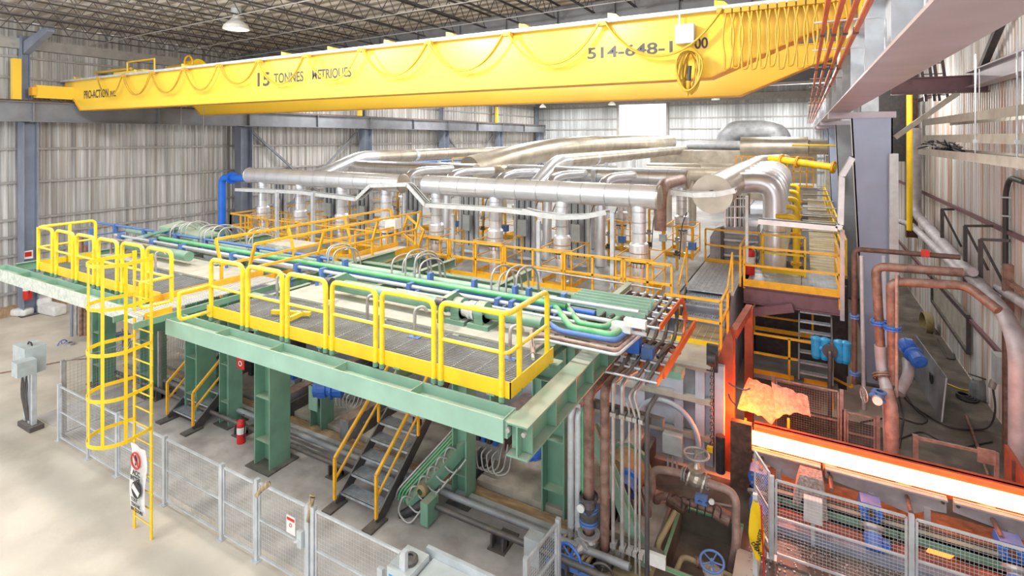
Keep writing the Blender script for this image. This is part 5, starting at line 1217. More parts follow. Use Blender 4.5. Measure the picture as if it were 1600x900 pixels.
# ---------------------------------------------------------------- stairs under the platform
stairs('grey grated stairs with orange handrails, right one by the grey cabinet', (-8.45, 7.85, 0), 0, .285, .232, 9, 1.1, group='stairs under the platform')
stairs('grey grated stairs with orange handrails, left one by the red extinguisher', (-15.0, 8.05, 0), 0, .285, .232, 9, 1.15, group='stairs under the platform')
for i, (x0, x1) in enumerate(((-11.2, -6.0), (-17.0, -13.2))):
    t = thing('low_walkway', 'blue grey walkway with orange toe board at the head of the %s stairs' % ('right', 'left')[i], 'walkway', ((x0+x1)/2, 10.6, 0), 'walkways under the platform')
    c = B(); grating(c, x0, x1, 10.5, 11.6, 2.12, 'x', .05, .3); c.out('grating', 'tread', t); c = B(); c.ibeam((x0, 10.45, 1.98), (x1, 10.45, 1.98), .26, .12, .015); c.out('edge_beam', 'column_blue', t)
    c = B(); sx0 = (-8.45, -15.0)[i]
    for a_, b_ in ((x0, sx0-.1), (sx0+1.2, x1)): c.box(a_, b_, 10.36, 10.38, 2.05, 2.3)
    c.out('toe_board', 'orange', t)
    for a_ in (x0+.1, sx0-.12, sx0+1.22, x1-.1): c = B(); c.box(a_-.04, a_+.04, 10.32, 10.4, 1.9, 2.5); c.out('post_stub', 'orange', t)
    for a_ in (sx0-.1, sx0+1.2): c = B(); c.bar((a_, 10.5, 0), (a_, 10.5, 1.9), .16); c.out('leg', 'dark', t)
# plinths, beams and pipes on the floor under the platform
for i, (x0, x1, y0, y1, z) in enumerate(((-18.6, -16.4, 9.6, 12.4, .2), (-15.4, -12.7, 9.6, 12.6, .2), (-12.1, -10.25, 9.62, 12.0, .22), (-9.7, -6.8, 9.62, 12.0, .24), (-6.2, -3.7, 9.62, 11.6, .22), (-3.2, -2.4, 9.4, 11.2, .2))):
    b = B(); b.box(x0, x1, y0, y1, 0, z); b.out('concrete_plinth', 'concrete', None, 'stained concrete plinth under the platform, %s' % ['far left', 'behind the left stairs', 'right of the large green column', 'behind the right stairs', 'left of the right green column', 'behind the vertical pipes'][i], 'plinth', 'plinths under the platform')
for i, (x, y0, y1) in enumerate(((-15.9, 9.2, 13), (-12.4, 9.0, 13), (-9.95, 9.4, 12.8), (-6.55, 9.6, 12.8), (-3.45, 9.6, 12.6))):
    t = thing('skid_beam', 'rusty topped skid beam running back under the platform, %s' % ['far left', 'left of the large column', 'beside the motor stand', 'behind the hose manifold', 'beside the right column'][i], 'beam', (x, y0, .2), 'skid beams')
    c = B(); c.box(x-.14, x+.14, y0, y1, .02, .6); c.out('web', 'plate_grey', t); c = B(); c.box(x-.16, x+.16, y0, y1, .6, .64); c.out('wear_strip', 'rust_and_lit_pink', t)
    c = B(); c.box(x+.3, x+.36, y0+.3, y1, .1, .5); c.out('side_rail', 'dark_metal', t)
for i, (y, z, r, m) in enumerate(((8.42, .3, .055, 'dark_metal'), (8.78, .34, .065, 'plate_grey'), (8.95, .2, .05, 'dark_metal'))):
    pipe('long dark floor pipe in front of the plinths, %s' % ['nearest', 'middle', 'rear'][i], [(-19, y, z), (-2.6, y, z)], r, m, 0, 10, group='long floor pipes')
b = B(); b.box(-19, -2.8, 9.1, 9.14, 0, .2); b.box(-19, -2.8, 9.14, 9.22, .17, .2); b.out('floor_channel', 'galv', None, 'long galvanised floor channel in front of the plinths', 'channel')
b = B(); b.box(-19, -2.8, 9.25, 9.55, .0, .14); b.out('timber_baulk', 'timber', None, 'long timber baulk lying beside the galvanised floor channel', 'timber')
for i, x in enumerate((-16.5, -12.6, -9.2, -4.95, -3.7)):
    b = B(); b.box(x-.18, x+.18, 8.3, 8.9, 0, .03); b.box(x-.14, x-.1, 8.35, 8.55, .03, .26); b.box(x+.1, x+.14, 8.35, 8.55, .03, .26); b.box(x-.14, x+.14, 8.5, 8.56, .03, .22)
    b.out('pipe_saddle', 'dark_metal', None, 'dark steel saddle holding the long floor pipes, %s' % ['far left', 'at the extinguisher', 'left of the right stairs', 'right of the grey cabinet', 'next to the cable duct'][i], 'pipe support', 'saddles of the floor pipes')
# motor stand
t = thing('motor_stand', 'green pedestal carrying the round blue motor', 'pedestal', (-11.0, 9.6, 0))
p = PZ(503, 672, 0); c = B(); c.ibeam((p.x, p.y, .03), (p.x, p.y, 1.2), .42, .42, .03, up=V((1,0,0))); c.out('column', 'green', t)
c = B(); c.prism([(p.x-.22, p.y-.24, .6), (p.x+.1, p.y-.24, .6), (p.x+.1, p.y-.24, 1.2), (p.x-.22, p.y-.24, 1.2)], (0,.03,0)); c.out('face_plate', 'green_pale', t)
t2 = gearmotor('round blue electric motor on the green pedestal under the platform', PY(491, 606, p.y-.35), (.8, .5, 0), .23, L=.42)
gearmotor('small blue motor left of the right green column', PY(824, 711, 9.5), (.6, .8, .1), .14)
gearmotor('blue motor low under the platform beside the large column', PY(455, 560, 11.4)+V((0,0,-.3)), (.6, .8, 0), .16)
gearmotor('blue motor behind the left stairs', PY(338, 545, 10.8), (.7, .7, 0), .13)
gearmotor('pale blue motor end right of the right stairs', PY(700, 672, 11.2), (.6, .8, 0), .14)
# hydraulic manifolds with hoses
def manifold(lb, p, s=1.0, n=5):
    p = V(p); t = thing('hydraulic_manifold', lb, 'hydraulic manifold', p, 'hydraulic manifolds under the platform')
    c = B(); c.cb(p+V((0,0,.2*s)), .7*s, .3*s, .35*s); c.out('block', 'conduit', t)
    for k in range(4): c = B(); c.cb(p+V((-.26*s+.17*s*k, 0, .46*s)), .1*s, .36*s, .16*s); c.out('valve_coil', 'blue' if k % 2 else 'dark_metal', t)
    for k in range(n):
        a_ = p+V((-.3*s+.15*s*k, -.15*s, .25*s)); c = B()
        c.tube([a_, a_+V((-.05,-.15,-.05)), a_+V((.1,-.3,-.35)), a_+V((.35,-.1,-.35)), a_+V((.3,.2,.1))], .02, 6, bend=.15); c.out('hose', 'hose', t)
    for k in range(3): c = B(); c.cyl(p+V((-.2*s+.2*s*k, .1, .5*s)), p+V((-.2*s+.2*s*k, .1, .66*s)), .025, 8); c.out('fitting', 'red' if k == 1 else 'conduit', t)
mf = [(455, 590, 10.3), (545, 610, 10.8), (575, 625, 11.4), (395, 600, 11.5), (620, 640, 11.6), (190, 590, 9.5), (245, 560, 10.2), (300, 545, 11), (765, 690, 10.2), (150, 555, 10.8)]
ml = ['right of the large green column', 'beside the motor pedestal', 'above the right stairs', 'behind the large green column', 'at the stair head', 'behind the ladder cage', 'right of the ladder', 'behind the left stairs', 'left of the small blue motor', 'far left behind the mesh']
for (u, v, y), l in zip(mf, ml): p = PY(u, v, y); manifold('hydraulic manifold with grey hoses, %s' % l, (p.x, y, max(.3, p.z-.3)), .9)
# hanging arm with hoses under the platform (by the right stairs)
t = thing('hydraulic_clamp', 'green sloping arm with clipped pipes and loose grey hoses in front of the right stairs', 'machine arm', (-6.3, 8.6, 0))
p0 = PY(640, 790, 8.3); p1 = PY(730, 690, 9.3); c = B(); c.bar(p0, p1, .2, .25); c.out('arm', 'green', t)
c = B(); c.box(PY(668,800,8.3).x-.06, PY(668,800,8.3).x+.12, 8.15, 8.5, .05, .5); c.out('foot_bracket', 'green', t)
for k in range(4): o = V((-.1-.07*k, 0, .22)); c = B(); c.tube([p0+o+V((-.05,0,-.2)), p0+o, p1+o, p1+o+V((.1,.1,.4))], .022, 6, bend=.1); c.out('clipped_pipe', 'green_pipe' if k < 3 else 'conduit', t)
for k in range(6):
    a_ = lerp(p0, p1, .1+.15*k)+V((0,-.12,.1)); c = B(); c.tube([a_, a_+V((-.1,-.15,.1)), a_+V((-.2,-.2,-.25)), a_+V((.1,-.2,-.4)), a_+V((.3,-.05,-.1))], .02, 6, bend=.14); c.out('hose', 'hose', t)
c = B(); c.cyl(p0+V((-.15,-.1,-.2)), p0+V((.3,.1,.1)), .09, 14); c.out('cylinder', 'dark', t)
c = B(); c.lathe(lerp(p0, p1, .35)+V((0,-.2,.0)), [(.1, 0), (.12, .03), (.12, .1), (.06, .14)], 14, V((0,-1,0))); c.out('valve', 'ochre', t)
# bundles of coloured vertical pipes at far left
for i, (u, m, r, l) in enumerate(((112, 'column_blue', .05, 'dark blue, leftmost'), (119, 'conduit', .05, 'grey, second'), (127, 'rust', .07, 'rusty red, left'), (134, 'rust', .07, 'rusty red, right'), (138, 'panel_blue', .09, 'pale blue, thick'))):
    p = PY(u, 560, 9.2+.1*i); pipe('vertical pipe under the left platform end, %s' % l, [(p.x, p.y, .25), (p.x, p.y, 3.95)], r, m, 0, 12, flanges=(.35, .6) if i > 1 else (), fm='blue_pale', group='vertical pipes at the left platform end')
valve('gate valve with blue handwheel at the left vertical pipes', PY(110, 540, 9.1), (0,0,1), .09, (-1,-.3,0), wm='blue')
valve('lower valve on the left vertical pipes behind the mesh', PY(122, 555, 9.1), (0,0,1), .08, (-1,-.5,0), wm='conduit')
# switch box stand at left
p = PZ(45, 665, 0); X, Y = p.x, p.y
t = thing('switch_box_stand', 'grey switch boxes on a steel stand at the left end of the fence', 'electrical box', (X, Y, 0))
c = B(); c.box(X-.7, X+.05, Y-.1, Y+.35, 1.35, 2.05); c.out('large_box', 'box_grey', t); c = B(); c.box(X+.0, X+.35, Y-.35, Y+.05, 1.45, 1.82); c.out('small_box', 'box_grey', t)
for dx in (-.15, .12, .3): c = B(); c.bar((X+dx, Y, 0), (X+dx, Y, 1.45), .1); c.out('leg', 'galv', t)
for k in range(4): c = B(); c.tube([(X-.3+.12*k, Y-.02, 1.36), (X-.2+.1*k, Y-.1, .9), (X+.05*k, Y-.05, .2)], .022, 6, bend=.3); c.out('cable', 'dark_metal', t)
c = B(); c.box(X-.25, X+.5, Y-.15, Y+.15, 0, .12); c.out('foot', 'dark_metal', t); c = B(); c.tube([(X-.35, Y+.1, 2.05), (X-.3, Y+.1, 2.12), (X-.15, Y+.1, 2.12), (X-.1, Y+.1, 2.05)], .02, 6); c.out('top_handle', 'dark', t)
# fire extinguishers
def extinguisher(lb, p, s=1.0):
    p = V(p); t = thing('fire_extinguisher', lb, 'fire extinguisher', p)
    c = B(); c.lathe(p, [(.001, 0), (.085*s, .0), (.09*s, .02), (.09*s, .42*s), (.07*s, .49*s), (.03*s, .52*s), (.001, .52*s)], 18)
    c.out('cylinder', 'red', t); c = B(); c.cyl(p+V((0,0,.52*s)), p+V((0,0,.58*s)), .03*s, 8); c.bar(p+V((-.02,0,.6*s)), p+V((.1*s,0,.63*s)), .025, .02); c.out('valve_head', 'dark', t)
    c = B(); c.tube([p+V((.03,0,.57*s)), p+V((.13*s,0,.5*s)), p+V((.12*s,-.02,.15*s))], .014, 6, bend=.08); c.out('hose', 'black', t)
    c = B(); c.cyl(p+V((0,0,.22*s)), p+V((0,0,.36*s)), .0915*s, 18, cap=False); c.out('label_band', 'white', t)
extinguisher('red fire extinguisher on the floor left of the large green column', PZ(377, 692, 0), 1.15)
extinguisher('red fire extinguisher hung on the nearest left wall column', (-28.85, 9.65, .75), 1.7)
extinguisher('red fire extinguisher standing on the planked deck by the orange railing', (-1.55, 18.6, 3.2), 1.6)
p = PZ(376, 600, 0); 
t = thing('fire_sign', 'small red fire sign on the left stairs', 'sign', PY(376, 565, 8.6)); p = PY(376, 566, 8.6)
c = B(); c.cb(p, .3, .015, .34); c.out('plate', 'red', t); c = B(); c.torus(p+V((0,-.012,-.03)), (0,1,0), .06, .015, 14, 5); c.out('symbol', 'white', t)
t = thing('wall_sign', 'small red and white sign at the foot of the left wall column', 'sign', PX(44, 398, -29.0)); p = PX(44, 398, -29.0)
c = B(); c.cb(p, .02, .32, .35); c.out('plate', 'white', t); c = B(); c.cb(p+V((.015,0,.02)), .012, .22, .2); c.out('symbol', 'red', t)
for i, (u, v, sx_, sy_, sz_, a_) in enumerate(((18, 486, .7, .5, .3, .4), (33, 473, .8, .5, .35, -.3), (52, 480, 1.3, .5, .45, .1))):
    p = PZ(u, v, 0); p.x = max(p.x, -29.3); b = B(); b.cb((p.x+(.0, .1, .9)[i], p.y, sz_/2+(.3 if i == 1 else 0)), sx_, sy_, sz_, Matrix.Rotation(a_, 3, 'Z')); o = b.out('sand_sack', 'white', None, 'pale sand sack lying by the left wall column, %s' % ['front left', 'on top', 'largest, at right'][i], 'sack')
    md = o.modifiers.new('b', 'BEVEL'); md.width = .1; md.segments = 3
b = B(); b.tube([PZ(0, 583, .02), PZ(30, 578, .02), PZ(110, 562, .02), PZ(140, 560, .02)], .02, 6, bend=.3); b.out('floor_hose', 'rust', None, 'thin red hose lying across the bright floor at left', 'hose')
# grey control cabinet at bottom centre
p = PZ(650, 860, 1.15)
t = thing('control_cabinet', 'grey control cabinet with round knob and blue label at the bottom edge', 'control cabinet', (-5.3, 6.4, 0))
ax = PZ(643, 848, 1.15).x; c = B(); c.box(ax, ax+.42, 6.02, 6.5, 0, 1.18); c.out('tall_case', 'box_grey', t)
c = B(); c.lathe((ax+.24, 6.25, 1.18), [(.13, 0), (.13, .05), (.1, .08), (.06, .08), (.06, .05), (.001, .05)], 18); c.out('knob', 'dark_metal', t)
c = B(); c.box(ax+.44, ax+1.6, 6.0, 6.6, 0, 1.08); c.out('long_case', 'box_grey', t); c = B(); c.box(ax+.3, ax+1.65, 6.58, 6.64, 1.0, 1.2); c.out('back_rail', 'galv', t)
c = B(); c.box(ax+.04, ax+.34, 6.012, 6.02, .9, 1.08); c.out('blue_label', 'sky_blue', t)
c = B(); c.box(ax-.18, ax-.08, 6.0, 6.06, 0, 1.1); c.out('side_post', 'galv', t)
c = B(); c.box(ax+.55, ax+.9, 5.992, 6.0, .8, .92); c.out('blue_label', 'blue_pale', t)
fence('small mesh fence piece beside the blue handwheel at the bottom', (PY(840, 880, 7.6).x, 7.2, 0), (PY(872, 850, 8.2).x, 8.2, 0), 1.1, px=.06, pend=True)
t = thing('cable_duct', 'open cable duct filled with wooden slats beside the right green column', 'cable duct', (-4.1, 8.9, 0))
p = PZ(835, 845, .4); c = B(); c.box(p.x-.16, p.x+.14, p.y-.1, p.y+.15, 0, .48); c.out('end_box', 'galv', t)
for k in range(7): c = B(); c.bar((p.x+.3+.1*k, p.y+.1, .2), (p.x+.38+.1*k, p.y+.55, .28), .05, .05); c.out('slat', 'timber', t)
c = B(); c.box(p.x+.2, p.x+1.1, p.y+.02, p.y+.06, .1, .34); c.out('front_rail', 'blue_pale', t)
# ---------------------------------------------------------------- vertical pipes in the centre
def vp(lb, u, r, m, topuv=(), y=9.05, z0=0.02, **k):
    x = PY(u, 800, y).x; pts = [(x, y, z0)]; first = True
    pts += [PY(a_, b_, yy) for a_, b_, yy in topuv]
    pts[1].x = x
    return pipe(lb, pts, r, m, r*3.2, 12, group='upright pipes by the cable chain', **k)
vp('galvanised upright conduit, leftmost of the pair with clamps', 892, .062, 'galv', [(892, 645, 9.05), (905, 622, 9.3), (918, 610, 9.8)])
vp('galvanised upright conduit, right of the clamped pair', 903.5, .062, 'galv', [(903, 645, 9.05), (916, 626, 9.3), (930, 608, 9.9)])
vp('thin green upright pipe beside the clamped conduits', 911, .03, 'green_pipe', [(911, 640, 9.05), (922, 620, 9.5)])
vp('thick rusty brown upright pipe with valve, elbow at top', 920, .1, 'rust', [(920, 612, 9.05), (933, 600, 9.3), (968, 572, 10.1)], flanges=(.22, .3))
vp('second thick rusty brown upright pipe, right of the first', 945, .085, 'rust', [(945, 608, 9.05), (955, 596, 9.3), (978, 574, 10.0)])
for i, (u, r, tp) in enumerate(((958, .034, [(958, 598, 9.05), (966, 590, 9.2), (982, 577, 9.8)]), (972, .036, [(972, 600, 9.05), (980, 588, 9.3), (1000, 575, 9.9)]), (983, .018, [(983, 640, 9.05), (978, 628, 9.05)]), (993, .024, [(993, 652, 9.05), (982, 618, 9.05), (1003, 592, 9.4)]), (999.5, .024, [(999, 650, 9.05), (990, 618, 9.05), (1010, 588, 9.4)]))):
    vp('slim silver upright tube, %s' % ['left of the five', 'second of the five', 'thinnest, third of the five', 'fourth of the five', 'rightmost of the five'][i], u, r, 'conduit', tp)
vp('dark upright pipe with elbow, rightmost of the row', 1011, .042, 'dark_metal', [(1011, 642, 9.05), (1026, 618, 9.3)])
for i, (va, vb) in enumerate(((632, 662), (818, 858))):
    a_ = PY(925 if i == 0 else 895, va-3, 9.2); b_ = PY(1037, vb, 9.2); t = thing('pipe_rack_bar', 'dark rack bar clamping the upright pipes, %s' % ('upper', 'lower with pale end plate')[i], 'rack bar', a_)
    c = B(); c.bar((a_.x, 9.2, a_.z), (b_.x, 9.2, a_.z-.03), .12, .13); c.out('bar', 'dark_metal', t)
    for u in (892, 904, 958, 972, 983, 993, 1000): x = PY(u, 700, 9.0).x; c = B(); c.box(x-.05, x+.05, 8.97, 9.16, a_.z-.04, a_.z+.03); c.out('clamp', 'conduit', t)
    if i: c = B(); c.box(b_.x-.3, b_.x+.06, 9.05, 9.12, a_.z-.13, a_.z+.08); c.out('end_plate', 'white', t)
valve('silver flanged gate valve with blue handwheel on the thick brown pipe', PY(920, 845, 8.98), (0,0,1), .12, (-.35,-1,-.1), wm='blue')
valve('dark valve at the foot of the second brown pipe', PY(945, 870, 8.98), (0,0,1), .1, (.2,-1,0), mat='dark_metal', wm='dark_metal')
t = thing('instrument_joint', 'rusty flanged joint with gauge on the thick brown pipe', 'pipe joint', PY(920, 790, 8.98)); p = PY(920, 790, 8.98)
c = B(); c.lathe(p, [(.17, .2), (.17, .14), (.1, .13), (.13, 0), (.1, -.12), (.17, -.13), (.17, -.2)], 14); c.out('body', 'dark_metal', t); c = B(); c.cyl(p+V((-.1,-.12,0)), p+V((-.1,-.16,0)), .07, 14); c.out('gauge', 'white', t)
for i, (a_, b_) in enumerate((((925, 665, 9.9), (1020, 905, 9.3)),)):
    p, q = PY(*a_), PY(*b_); b = B(); b.ibeam(p, q, .22, .2, .02, up=V((0,1,0))); b.out('diagonal_strut', 'green_pale', None, 'green diagonal strut crossing behind the upright pipes', 'strut')
b = B(); b.bar(PY(915, 640, 9.95), PY(955, 740, 9.8), .1); b.out('diagonal_strut', 'rust_and_lit_pink', None, 'rusty diagonal strut behind the thick brown pipes', 'strut')
p = PY(1000, 548, 9.6)
t = thing('control_valve_block', 'blue and silver valve block with orange hoses under the cable chain', 'valve block', p)
c = B(); c.cb(p+V((-.12,0,.1)), .26, .2, .28); c.out('blue_head', 'blue', t); c = B(); c.cb(p+V((.15,0,0)), .2, .2, .2); c.out('blue_head', 'blue_pale', t)
for k in range(7): c = B(); q = p+V((-.25+.1*k, -.1, -.2-.02*k)); c.cyl(q, q+V((.03,.12,.12)), .045, 10); c.out('fitting', 'conduit' if k % 3 else 'copper_and_glow_red', t)
c = B(); c.cb(p+V((.35,.1,-.3)), .8, .3, .12); c.out('base', 'green', t)
for k in range(5): c = B(); q = p+V((-.3+.15*k, .1, -.1)); c.tube([q, q+V((.1,.4,.15)), q+V((.2,.9,-.2))], .04, 6, bend=.2); c.out('hose', 'dark_metal', t)
# green headed round machine behind pipes
p = PY(985, 728, 11.3)
t = thing('round_gear_case', 'tan round gear case with green flange behind the upright pipes', 'gear case', p)
c = B(); c.cyl(p+V((-.15,-.55,-.02)), p, .42, 28); c.out('case', 'ochre', t); c = B(); c.cyl(p, p+V((.02,.08,0)), .5, 8); c.out('flange', 'green', t)
c = B(); c.torus(p+V((.5,1.2,.25)), (.2,1,0), .75, .06, 28, 6, 0, math.pi); c.out('rim', 'panel_blue', t)
p = PY(868, 690, 10.6); t = thing('round_gear_case', 'tan round gear case between the green column and galvanised conduits', 'gear case', p)
c = B(); c.cyl(p+V((0,-.3,0)), p, .3, 24); c.out('case', 'ochre', t); c = B(); c.box(p.x-.2, p.x+.2, p.y-.3, p.y, .2, p.z-.2); c.out('pedestal', 'green', t); c = B(); c.cyl(p, p+V((0,.08,0)), .36, 24); c.out('flange', 'green', t)
p = PY(985, 745, 10.6); t = thing('rotary_joint', 'blue rotary joint cluster behind the slim silver tubes', 'rotary joint', p)
c = B(); c.lathe(p, [(.12, 0), (.22, .02), (.22, .1), (.15, .12), (.15, .3), (.2, .32), (.2, .4)], 14, V((0,-1,-.2))); c.out('joint', 'blue', t)
c = B(); c.lathe(p+V((0,.1,-.5)), [(.12, 0), (.2, .02), (.2, .1), (.15, .12), (.15, .3)], 14, V((0,-1,-.2))); c.out('joint', 'blue_pale', t)
for k in range(4): c = B(); c.tube([p+V((.1*k,-.2,0)), p+V((.2+.1*k,-.3,-.4)), p+V((.1*k,-.2,-.8))], .045, 8, bend=.2); c.out('hose', 'rust', t)
t = thing('junction_box', 'pale grey junction box with conduits right of the green flange', 'electrical box', PY(1052, 692, 12.2)); p = PY(1052, 692, 12.2)
c = B(); c.box(p.x-.22, p.x+.2, 12.1, 12.3, p.z-.22, p.z+.2); c.out('enclosure', 'box_grey', t)
for k in range(3): c = B(); c.tube([(p.x-.12+.1*k, 12.2, p.z-.2), (p.x-.12+.1*k, 12.2, .05)], .025, 6); c.out('conduit', 'galv', t)
# ---------------------------------------------------------------- pit and valve skid
yv = 10.8
def py3(u, v, y=yv): return PY(u, v, y)
pipe('rusty grey pipe run with elbow through the silver gate valve', [py3(1020, 810, 10.9), py3(1018, 732, 10.9), py3(1060, 738, 10.9), py3(1150, 770, 10.7), py3(1150, 850, 10.6), py3(1140, 905, 10.6)], .075, 'rust_and_lit_pink', .22, 14, flanges=(2.12, 2.5), fm='conduit')
valve('silver gate valve with handwheel in the valve skid', py3(1088, 748), (1,0,-.25), .12, (0,0,1), wm='conduit', mat='silver_tan')
t = thing('control_valve', 'brown pneumatic control valve line below the silver gate valve', 'valve', py3(1080, 790))
c = B(); c.tube([py3(1020, 812), py3(1028, 775), py3(1045, 775), py3(1130, 802), py3(1150, 812)], .07, 12, bend=.15); c.out('pipe', 'rust', t)
c = B(); c.lathe(py3(1043, 776), [(.08, 0), (.14, .01), (.15, .1), (.14, .35), (.08, .4)], 16, V((1,0,-.3))); c.out('body', 'rust_dark', t)
c = B(); c.lathe(py3(1115, 797), [(.08, 0), (.13, .01), (.13, .3), (.08, .32)], 16, V((1,0,-.3))); c.out('body', 'rust', t)
c = B(); c.cb(py3(1096, 780, 10.6), .22, .14, .14); c.out('positioner', 'blue_pale', t); c = B(); p = py3(1112, 783, 10.5); c.cyl(p, p-V((0,.04,0)), .05, 14); c.out('gauge', 'white', t)
for k in range(6): p = py3(1050+12*k, 775+3*k, 10.6); c = B(); c.tube([p, p+V((.1,-.1,.12)), p+V((.2,0,.02)), p+V((.15,.1,-.3))], .012, 5, bend=.08); c.out('tubing', 'cable_dark', t)
for i, (a_, b_) in enumerate((((1135, 700), (1148, 745)), )):
    pipe('thin pipe right of the gate valve', [py3(1105, 785, 11.2), py3(1145, 792, 11.2)], .03, 'conduit')
valve('pale blue handwheel valve at the bottom edge right of the pit', PY(1114, 905, 9.6), (0,0,1), .1, (0,-.3,1), wm='blue_pale')
pipe('tan post leaning at the edge of the pit', [py3(1055, 800, 10.4), py3(1028, 850, 9.7), py3(1028, 880, 9.7)], .05, 'ochre', .1)
pipe('small tan pipe with valves inside the pit', [(-2.0, 9.6, -.1), (-1.95, 9.9, .0), (-1.5, 10.0, -.1), (-1.1, 10.0, -.12)], .05, 'ochre', .12, flanges=(1.6, 2.2), fm='rust')
b = B(); b.box(PX0-.05, PX1+.05, PY0-.06, PY0, 0, .03); b.box(PX0-.05, PX1+.05, PY1, PY1+.06, 0, .03); b.box(PX0-.06, PX0, PY0, PY1, 0, .03); b.out('pit_edge', 'green_pipe', None, 'green painted angle edging round the dark pit', 'edging')
b = B(); b.box(PX0-.9, PX0-.1, 8.2, 9.8, .0, .05); b.out('floor_plate', 'ochre', None, 'tan floor plate left of the pit', 'floor plate')
t = thing('pipe_guard', 'dark actuator with yellow fitting on the door column', 'actuator', PY(1118, 700, 12.4)); p = PY(1118, 700, 12.4)
c = B(); c.cyl(p+V((.1,0,-.5)), p+V((.1,0,.3)), .1, 12); c.out('cylinder', 'dark', t); c = B(); c.cb(p+V((-.1,-.1,.0)), .12, .1, .1); c.out('yellow_fitting', 'yellow', t)
# ---------------------------------------------------------------- right aisle
def sx4(u, v, x=4.25): return PX(u, v, x)
pipe('dark purple handrail like pipe bending down at the column', [PY(1500, 402, 15.5), PY(1335, 389, 15.5), PY(1335, 600, 15.5)], .06, 'rust_dark', .15, 12, flanges=(1.5, 1.92), fm='blue_pale', group='rusty pipes round the column')
pipe('rusty pipe, middle of three bending down before the column', [PY(1505, 426, 15.2), PY(1368, 416, 15.2), PY(1376, 545, 15.2)], .1, 'rust', .2, 14, flanges=(1.68,), fm='blue', group='rusty pipes round the column')
pipe('rusty pipe, lowest of three bending down before the column', [PY(1560, 485, 14.5), PY(1510, 446, 15.0), PY(1392, 440, 15.0), PY(1396, 600, 15.0)], .1, 'rust', .2, 14, flanges=(2.45,), fm='blue', group='rusty pipes round the column')
pipe('thick grey and rusty pipe sweeping toward the camera by the red fence', [PY(1376, 540, 15.2), PY(1378, 575, 15.2), PY(1388, 620, 14.8), PY(1392, 720, 14.4)], .13, 'insul', .4, 14, flanges=(1.3,), fm='rust')
pipe('rust red elbow end of the thick sweeping pipe', [PY(1384, 608, 14.7), PY(1393, 640, 14.5), PY(1393, 730, 14.4)], .14, 'rust_and_lit_pink', .2)
valve('blue ball valve on the thick sweeping pipe', PY(1374, 618, 14.3), (.1,0,1), .08, (-1,-.4,0), mat='blue_pale', wm='conduit')
t = thing('pressure_gauge', 'round white gauge beside the thick sweeping pipe', 'gauge', PY(1370, 625, 14.0)); p = PY(1371, 626, 14.0)
c = B(); c.cyl(p, p-V((0,.04,0)), .09, 20); c.out('dial', 'white', t); c = B(); c.cyl(p+V((0,.05,0)), p, .1, 20); c.out('case', 'conduit', t)
pipe('orange lit thin pipe right of the rusty drops', [PY(1401, 430, 14.9), PY(1401, 620, 14.9)], .035, 'rust_and_lit_pink')
gearmotor('blue pump motor behind the rusty drop pipes', PY(1412, 535, 16.6), (.3, -.8, -.3), .17, L=.4)
pipe('grey insulated pipe below the blue pump motor', [PY(1418, 560, 16.4), PY(1420, 585, 16.2), PY(1405, 615, 15.8)], .12, 'insul', .2)
for i, (u, m) in enumerate(((1350, 'galv'), (1385, 'panel_blue'))):
    pipe('tall pale conduit beside the big column, %s' % ('left' if i == 0 else 'right'), [PY(u, 640 if i == 0 else 560, 16.5), PY(u-4, 400, 16.5)], .05, m)
# insulated pipe from overhead, down along the right wall
pipe('thick dark insulated pipe coming down the right wall and out of the corner', [PX(1432, 200, 4.0), PX(1432, 335, 4.0), PX(1468, 375, 4.0), PX(1570, 490, 3.9), PX(1592, 540, 3.9), PX(1592, 800, 3.9)], .17, 'insul', .5, 18)
pipe('second insulated pipe below the first on the right wall', [PX(1404, 345, 3.8), PX(1425, 352, 3.8), PX(1500, 425, 3.8), PX(1520, 425, 3.8)], .12, 'insul', .3, 14)
pipe('insulated pipe crossing at the right edge', [PX(1560, 450, 4.2), PX(1640, 500, 4.2)], .11, 'insul', .3, 14)
for i, (u, v) in enumerate(((1482, 405), (1520, 440), (1545, 470))): pass
# yellow drop pipe with cap
p = PX(1421, 280, 3.6); pipe('yellow capped vertical pipe high at the right wall', [(p.x, p.y, PX(1421, 360, 3.6).z), (p.x, p.y, PX(1421, 130, 3.6).z)], .1, 'yellow', 0, 14)
p = PX(1428, 280, 4.1); b = B(); b.ibeam((4.1, p.y+.6, 3.2), (4.1, p.y+.6, 9.3), .4, .35, .03, up=V((1,0,0))); b.out('wall_column', 'rust_dark', None, 'dark brown wall column behind the yellow capped pipe', 'column')
# pale vertical cable duct on big column
b = B(); p = PY(1396, 300, 19.4); b.box(p.x-.12, p.x+.1, 19.2, 19.4, 1.5, PY(1396, 240, 19.4).z); b.out('cable_duct', 'tray_white', None, 'tall white cable duct on the right face of the big column', 'cable duct')
tray('white cable tray rising beside the big column and bending left', [PY(1185, 345, 16.2), PY(1308, 356, 16.2), PY(1313, 350, 16.2), PY(1315, 275, 16.2), PY(1332, 246, 16.2)], .35, cables=7)
b = B(); b.bar(PY(1316, 360, 16.3), PY(1316, 500, 16.8), .1); b.out('tray_post', 'galv', None, 'white post under the bent cable tray left of the big column', 'post')
